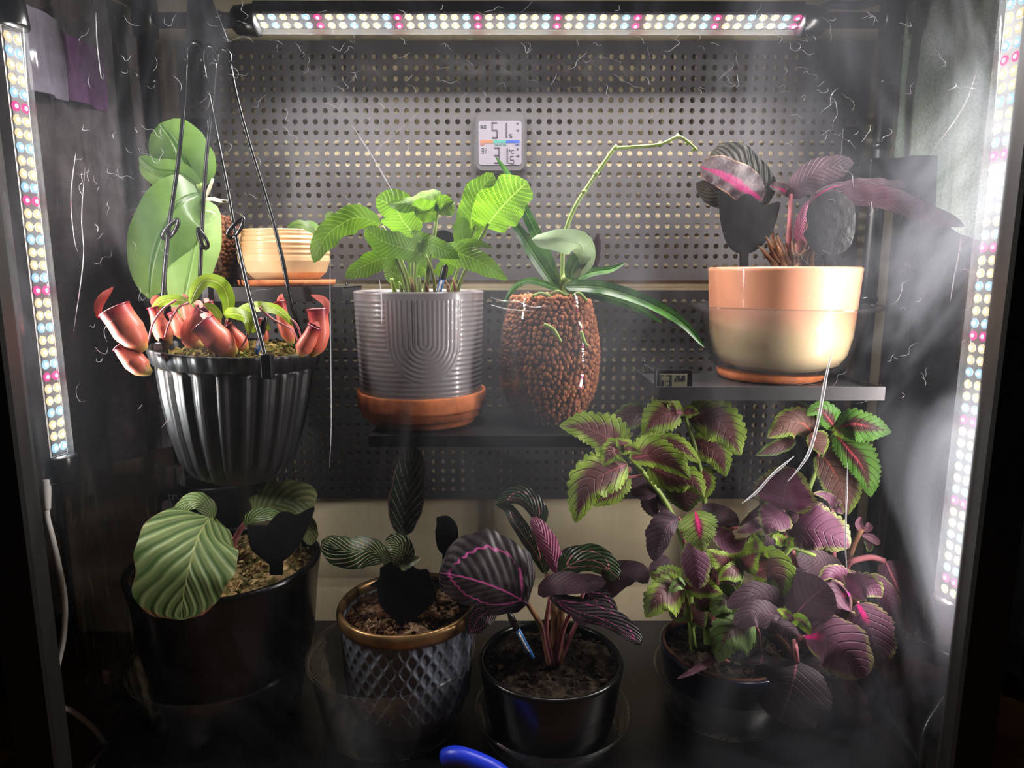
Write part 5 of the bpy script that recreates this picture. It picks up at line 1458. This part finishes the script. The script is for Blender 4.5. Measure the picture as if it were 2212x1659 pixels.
# lower left
cl(A, L_cg, [(1480, 1272, .715), (1448, 1276, .695), (1420, 1292, .685), (1394, 1334, .68)], (46, 36), 0, -.12, 13, .15)
cl(A, L_cg, [(1470, 1258, .735), (1445, 1245, .722), (1418, 1244, .715), (1404, 1236, .712)], (22, 24), 0, -.1)
cl(A, L_cg, [(1478, 1268, .715), (1512, 1266, .70), (1540, 1276, .69), (1562, 1282, .688)], (26, 24), 0, -.12, 13, .15)
cl(A, L_cgl, [(1478, 1256, .70), (1462, 1264, .692), (1444, 1280, .69)], (12, 12), 0, .1, 8, .15)
cl(A, L_cgd, [(1504, 1290, .73), (1526, 1300, .725), (1545, 1322, .722)], (20, 24), 0, -.1)
cl(A, L_cgd, [(1490, 1305, .745), (1505, 1330, .74), (1522, 1358, .738)], (24, 22), 0, -.1)
cl(A, L_cgl, [(1598, 1290, .72), (1570, 1296, .705), (1550, 1312, .70), (1540, 1332, .698)], (26, 30), 0, -.1, 13, .1)
cl(A, L_cg, [(1600, 1322, .715), (1580, 1318, .705), (1560, 1318, .70)], (12, 16), 0, -.1, 9, .1)
cl(A, L_cgl, [(1632, 1352, .71), (1590, 1358, .69), (1565, 1382, .68), (1552, 1430, .676)], (52, 44), 0, -.12, 14, .13)
leaf(A, L_cmv, [(1552, 1422, .69), (1520, 1438, .68), (1495, 1452, .675), (1462, 1467, .672)], (7, 10), (.4, .7), 0, .2, .2, 3, 8, .15)
cl(A, L_cgg, [(1592, 1276, .70), (1604, 1272, .695), (1616, 1280, .693)], (7, 9), 0, -.1, 8, .08)
# top right heads
cl(C_, L_cbr, [(1756, 938, .80), (1735, 915, .79), (1700, 915, .782), (1658, 946, .778)], (32, 30), 0, -.15, 15, .07)
cl(C_, L_cbr, [(1752, 935, .79), (1765, 955, .785), (1778, 982, .782)], (24, 18), 0, -.1, 9, .1)
cl(C_, L_cred, [(1806, 928, .785), (1790, 905, .775), (1770, 885, .77), (1742, 898, .768)], (18, 26), 0, -.1, 13, .12)
cl(C_, L_cgg, [(1800, 922, .78), (1812, 930, .775), (1820, 948, .773)], (14, 12), 0, -.1, 9, .12)
cl(C_, L_cred, [(1812, 924, .775), (1842, 916, .76), (1880, 922, .752), (1926, 934, .748)], (30, 36), 0, -.1, 13, .12)
cl(C_, L_cred, [(1806, 940, .785), (1836, 975, .77), (1865, 1015, .76), (1881, 1074, .756)], (38, 26), 0, -.1, 17, .13)
cl(C_, L_cbr, [(1768, 978, .80), (1792, 1005, .79), (1815, 1050, .782), (1832, 1112, .778)], (46, 32), 0, -.12, 16, .08)
cl(C_, L_cgd, [(1718, 950, .82), (1690, 962, .815), (1665, 972, .812), (1632, 984, .81)], (14, 15), 0, -.15, 10, .06)
cl(C_, L_cgd, [(1758, 915, .82), (1742, 892, .815), (1728, 878, .812), (1712, 868, .81)], (16, 16), 0, .1, 11, .12)
cl(C_, L_cgd, [(1880, 960, .80), (1892, 980, .795), (1898, 1004, .793)], (16, 14), 0, .1, 9, .1)
# purple centre
cl(C_, L_cp, [(1688, 1100, .745), (1694, 1070, .73), (1700, 1045, .722), (1712, 1010, .718)], (58, 56), 0, .10, 15, .09, (.40, .55))
cl(C_, L_cp, [(1692, 1102, .74), (1678, 1118, .725), (1665, 1135, .718), (1656, 1156, .716)], (32, 38), 0, -.1, 13, .1)
cl(C_, L_cp, [(1694, 1132, .745), (1735, 1140, .725), (1785, 1152, .715), (1836, 1182, .71)], (52, 40), 0, -.14, 15, .09, (.40, .6))
cl(C_, L_cp, [(1698, 1110, .74), (1710, 1116, .735), (1716, 1132, .733)], (14, 16), 0, -.1, 9, .1)
leaf(C_, L_cp, [(1688, 1100, .75), (1660, 1092, .745), (1630, 1110, .742), (1595, 1138, .74)], (10, 10), (.4, .7), 0, .2, .25, 4)
leaf(C_, L_cp, [(1786, 1118, .76), (1770, 1098, .755), (1748, 1100, .75), (1730, 1124, .748)], (10, 14), (.4, .6), 0, .2, .2, 3, 9, .1)
leaf(C_, L_cp, [(1798, 1100, .76), (1796, 1082, .755), (1780, 1070, .75), (1757, 1066, .748)], (8, 12), (.4, .6), 0, .2, .2, 3, 9, .08)
leaf(C_, L_cp, [(1798, 1092, .765), (1808, 1086, .76), (1820, 1084, .758)], (7, 8), (.4, .6), 0, .2)
leaf(C_, L_cp, [(1800, 1096, .765), (1812, 1100, .76), (1822, 1110, .758)], (7, 8), (.4, .6), 0, .2)
# plum head in front
leaf(C_, L_cdp, [(1716, 1332, .69), (1735, 1308, .68), (1760, 1285, .672), (1788, 1262, .668)], (60, 56), (.38, .42), 0, -.12, .02, 3, 16, .03)
leaf(C_, L_cdp, [(1694, 1300, .71), (1705, 1272, .70), (1728, 1256, .695), (1756, 1258, .693)], (34, 30), (.4, .5), 0, -.1, .02, 3, 12, .03)
leaf(C_, L_cdp, [(1690, 1316, .695), (1660, 1290, .685), (1620, 1286, .68), (1570, 1312, .678)], (26, 28), (.4, .55), 0, -.15, .02, 3, 14, .03)
leaf(C_, L_cdp, [(1690, 1334, .675), (1660, 1326, .665), (1625, 1322, .66), (1586, 1350, .658)], (34, 26), (.4, .5), 0, -.15, .02, 3, 14, .03)
leaf(C_, L_cdp, [(1688, 1334, .67), (1675, 1342, .663), (1700, 1355, .66), (1726, 1374, .66)], (14, 22), (.4, .4), 0, -.2)
leaf(C_, L_cmg, [(1738, 1376, .68), (1775, 1376, .66), (1820, 1400, .648), (1872, 1462, .644)], (58, 66), (.36, .42), 0, -.2, .02, 3, 16, .03)
leaf(C_, L_cdp_shade, [(1722, 1428, .69), (1716, 1462, .68), (1702, 1510, .674), (1684, 1560, .672)], (82, 80), (.38, .42), 0, -.15, .02, 3, 14, .05)
cl(C_, L_cgg, [(1706, 1334, .665), (1694, 1322, .66), (1678, 1316, .658)], (10, 9), 0, .1, 8, .1)
cl(C_, L_cgg, [(1708, 1336, .66), (1726, 1338, .655), (1738, 1348, .653), (1752, 1372, .652)], (12, 14), 0, -.1, 10, .1)
leaf(C_, L_cmv, [(1700, 1326, .66), (1708, 1334, .657), (1714, 1342, .656)], 6, (.5, .6), 0, .1)
# right drooping
cl(C_, L_cmg, [(1836, 1282, .715), (1815, 1290, .70), (1802, 1312, .692), (1806, 1346, .69)], (40, 36), 0, -.12, 13, .05, (.4, .5))
cl(C_, L_cmg, [(1852, 1304, .705), (1872, 1340, .69), (1888, 1385, .682), (1902, 1446, .68)], (42, 44), 0, -.14, 15, .08, (.4, .6))
cl(C_, L_cp, [(1838, 1284, .71), (1862, 1268, .695), (1885, 1272, .688), (1906, 1290, .686)], (32, 26), 0, .1, 11, .12)
cl(C_, L_cp, [(1830, 1268, .725), (1812, 1242, .715), (1790, 1240, .71), (1764, 1260, .708)], (14, 20), 0, -.2, 12, .08)
cl(C_, L_cp, [(1838, 1270, .73), (1828, 1250, .725), (1842, 1240, .722), (1850, 1262, .72)], (10, 12), 0, -.1, 9, .08)
leaf(C_, L_cmv, [(1912, 1212, .74), (1928, 1245, .73), (1950, 1300, .722), (1968, 1370, .72)], (40, 34), (.30, .42), 0, -.4, .03, 3, 14, .03)
leaf(C_, L_cp, [(1870, 1250, .735), (1898, 1262, .725), (1920, 1300, .72), (1942, 1348, .718)], (24, 22), (.4, .5), 0, -.2, .05, 3, 12, .05)
leaf(C_, L_cdp, [(1922, 1345, .73), (1932, 1385, .725), (1926, 1450, .722)], (22, 20), (.4, .6), 0, -.2, .04, 3, 10, .05)
leaf(C_, L_cdp, [(1818, 1462, .70), (1830, 1495, .695), (1848, 1530, .692), (1872, 1570, .69)], (32, 30), (.34, .4), 0, -.15, .04, 3, 12, .08)
leaf(C_, L_cpb, [(1836, 1470, .70), (1862, 1505, .695), (1876, 1555, .693)], (8, 9), (.4, .5), 0, .2, .1, 3)
leaf(C_, L_cgd, [(1760, 1220, .78), (1735, 1215, .775), (1700, 1240, .77)], (26, 24), (.4, .5), 0, -.1)
leaf(C_, L_cpb, [(1822, 1240, .76), (1770, 1215, .755), (1720, 1205, .752)], (34, 26), (.4, .5), 0, -.1)
# dried twist on a bare stalk
leaf(C_, L_cmv, [(1862, 1148, .755), (1856, 1132, .752), (1860, 1116, .75)], 8, (.5, .5), 0, .4)
leaf(C_, L_cmv, [(1864, 1146, .755), (1876, 1140, .752), (1876, 1128, .75)], 8, (.5, .5), 0, .4)
leaf(C_, L_cmv, [(1862, 1156, .755), (1882, 1162, .752), (1900, 1176, .75)], (9, 8), (.5, .5), 0, .3)
leaf(C_, L_cgd, [(1868, 1164, .757), (1878, 1178, .755), (1876, 1192, .754)], 8, (.5, .5), 0, .2)
for P_, r_, mt, par in (
    ([(1500, 1420, .77), (1490, 1300, .765), (1478, 1180, .765), (1440, 1090, .762), (1405, 1040, .755), (1370, 998, .74), (1350, 978, .72)], [9, 8, 8, 7, 6, 5, 4], M_stem, A),
    ([(1530, 1420, .78), (1520, 1250, .79), (1522, 1080, .80), (1505, 980, .80), (1480, 900, .795)], [8, 7, 6, 5, 4], M_stem, A),
    ([(1362, 1010, .745), (1342, 1030, .74), (1330, 1030, .735)], [4, 4, 3], M_stemp, A), ([(1400, 1022, .755), (1380, 1028, .755), (1330, 1034, .75)], [3, 3, 3], M_stemp, A),
    ([(1480, 1180, .76), (1470, 1130, .745), (1466, 1118, .735)], [4, 4, 3], M_stemp, A), ([(1484, 1160, .755), (1492, 1130, .735), (1502, 1106, .72)], [4, 4, 3], M_stemp, A), ([(1486, 1190, .755), (1490, 1175, .73), (1495, 1168, .708)], [4, 4, 3], M_stemp, A),
    ([(1540, 1420, .76), (1560, 1330, .75), (1598, 1260, .73), (1604, 1230, .718)], [6, 5, 4, 3], M_stem, A), ([(1500, 1400, .76), (1490, 1330, .74), (1478, 1270, .72)], [6, 5, 4], M_stem, A),
    ([(1620, 1420, .77), (1640, 1330, .76), (1640, 1250, .74), (1636, 1198, .72)], [6, 5, 4, 3], M_stem, A), ([(1672, 1232, .735), (1685, 1212, .73), (1705, 1186, .728), (1718, 1184, .73), (1760, 1200, .74)], [5, 5.5, 5.5, 4.5, 4], M_stem, A),
    ([(1640, 1400, .74), (1640, 1370, .725), (1632, 1352, .712)], [4, 3, 3], M_stemp, A), ([(1600, 1420, .75), (1600, 1330, .735), (1598, 1290, .722)], [4, 3, 3], M_stem, A), ([(1575, 1430, .74), (1565, 1425, .71), (1552, 1422, .692)], [3, 3, 2], M_stemp, A),
    ([(1540, 1350, .76), (1555, 1220, .765), (1570, 1150, .76), (1592, 1140, .768)], [5, 4, 4, 3], M_stemp, A),
    ([(1770, 1430, .835), (1760, 1250, .82), (1740, 1100, .80), (1770, 1000, .80), (1800, 935, .79)], [8, 8, 7, 5, 4], M_stem, C_), ([(1785, 1050, .80), (1768, 980, .80), (1756, 940, .80)], [5, 4, 3], M_stemp, C_),
    ([(1760, 1430, .82), (1730, 1280, .78), (1705, 1160, .755), (1690, 1102, .745)], [8, 7, 6, 4], M_stemp, C_), ([(1700, 1180, .757), (1695, 1150, .75), (1694, 1132, .746)], [4, 4, 3], M_stemp, C_),
    ([(1770, 1430, .82), (1800, 1300, .785), (1800, 1160, .77), (1798, 1094, .765)], [7, 6, 5, 4], M_stemp, C_), ([(1790, 1430, .82), (1815, 1320, .79), (1828, 1235, .77), (1842, 1182, .76), (1862, 1142, .755)], [8, 8, 7, 6, 5], M_stemb, C_),
    ([(1826, 1236, .77), (1838, 1214, .755), (1880, 1204, .748), (1912, 1212, .742)], [5, 6, 6.5, 6], M_stemp, C_), ([(1815, 1320, .79), (1832, 1300, .75), (1838, 1282, .72)], [6, 5, 4], M_stemp, C_), ([(1820, 1310, .78), (1850, 1300, .74), (1853, 1302, .708)], [5, 4, 3], M_stemp, C_),
    ([(1828, 1235, .77), (1850, 1240, .75), (1872, 1250, .738)], [4, 4, 3], M_stemp, C_), ([(1780, 1420, .80), (1740, 1390, .74), (1715, 1360, .70), (1706, 1336, .672)], [7, 6, 5, 4], M_stemp, C_),
    ([(1716, 1385, .70), (1718, 1400, .69), (1722, 1430, .69)], [6, 6, 5], M_stemp, C_), ([(1722, 1382, .71), (1732, 1378, .69), (1740, 1376, .682)], [5, 5, 4], M_stemp, C_), ([(1800, 1430, .80), (1815, 1440, .74), (1820, 1462, .705)], [5, 4, 4], M_stemp, C_),
    ([(1850, 1320, .77), (1900, 1330, .745), (1922, 1346, .732)], [4, 4, 3], M_stemp, C_)):
    ptube('stem', P_, r_, mt, par, 8)

# leaves deeper in the bush
for par, mt, p_, w_ in ((A, L_cgd, [(1600, 1320, .76), (1580, 1340, .752), (1552, 1356, .75)], 30), (A, L_cgd, [(1640, 1300, .76), (1660, 1330, .752), (1664, 1372, .75)], 34), (A, L_cgd, [(1560, 1260, .775), (1530, 1230, .77), (1500, 1216, .768)], 30),
                        (A, L_cgd, [(1610, 1270, .765), (1580, 1275, .76), (1545, 1296, .758)], 28), (A, L_cpb, [(1660, 1200, .78), (1640, 1180, .775), (1612, 1184, .772)], 28), (C_, L_cpb, [(1740, 1240, .80), (1712, 1228, .795), (1680, 1236, .79)], 34),
                        (C_, L_cpb, [(1790, 1260, .79), (1760, 1280, .78), (1740, 1310, .775)], 36), (C_, L_cgd, [(1780, 1170, .80), (1752, 1190, .795), (1728, 1216, .79)], 30), (C_, L_cpb, [(1830, 1300, .78), (1850, 1350, .77), (1850, 1400, .765)], 40),
                        (C_, L_cdp_shade, [(1790, 1420, .76), (1770, 1450, .75), (1758, 1500, .745)], 44), (A, L_cdp_shade, [(1620, 1400, .75), (1606, 1440, .735), (1600, 1500, .73)], 40), (A, L_cgd, [(1510, 1300, .78), (1480, 1310, .775), (1450, 1336, .772)], 26),
                        (C_, L_cdp_shade, [(1830, 1440, .75), (1840, 1480, .745), (1830, 1530, .742)], 36), (A, L_cdp_shade, [(1650, 1410, .74), (1640, 1450, .725), (1652, 1512, .72)], 46), (C_, L_cp, [(1650, 1110, .78), (1630, 1130, .775), (1606, 1140, .772)], 22)):
    cl(par, mt, p_, w_, 0, -.15, 11, .07, (.4, .55))
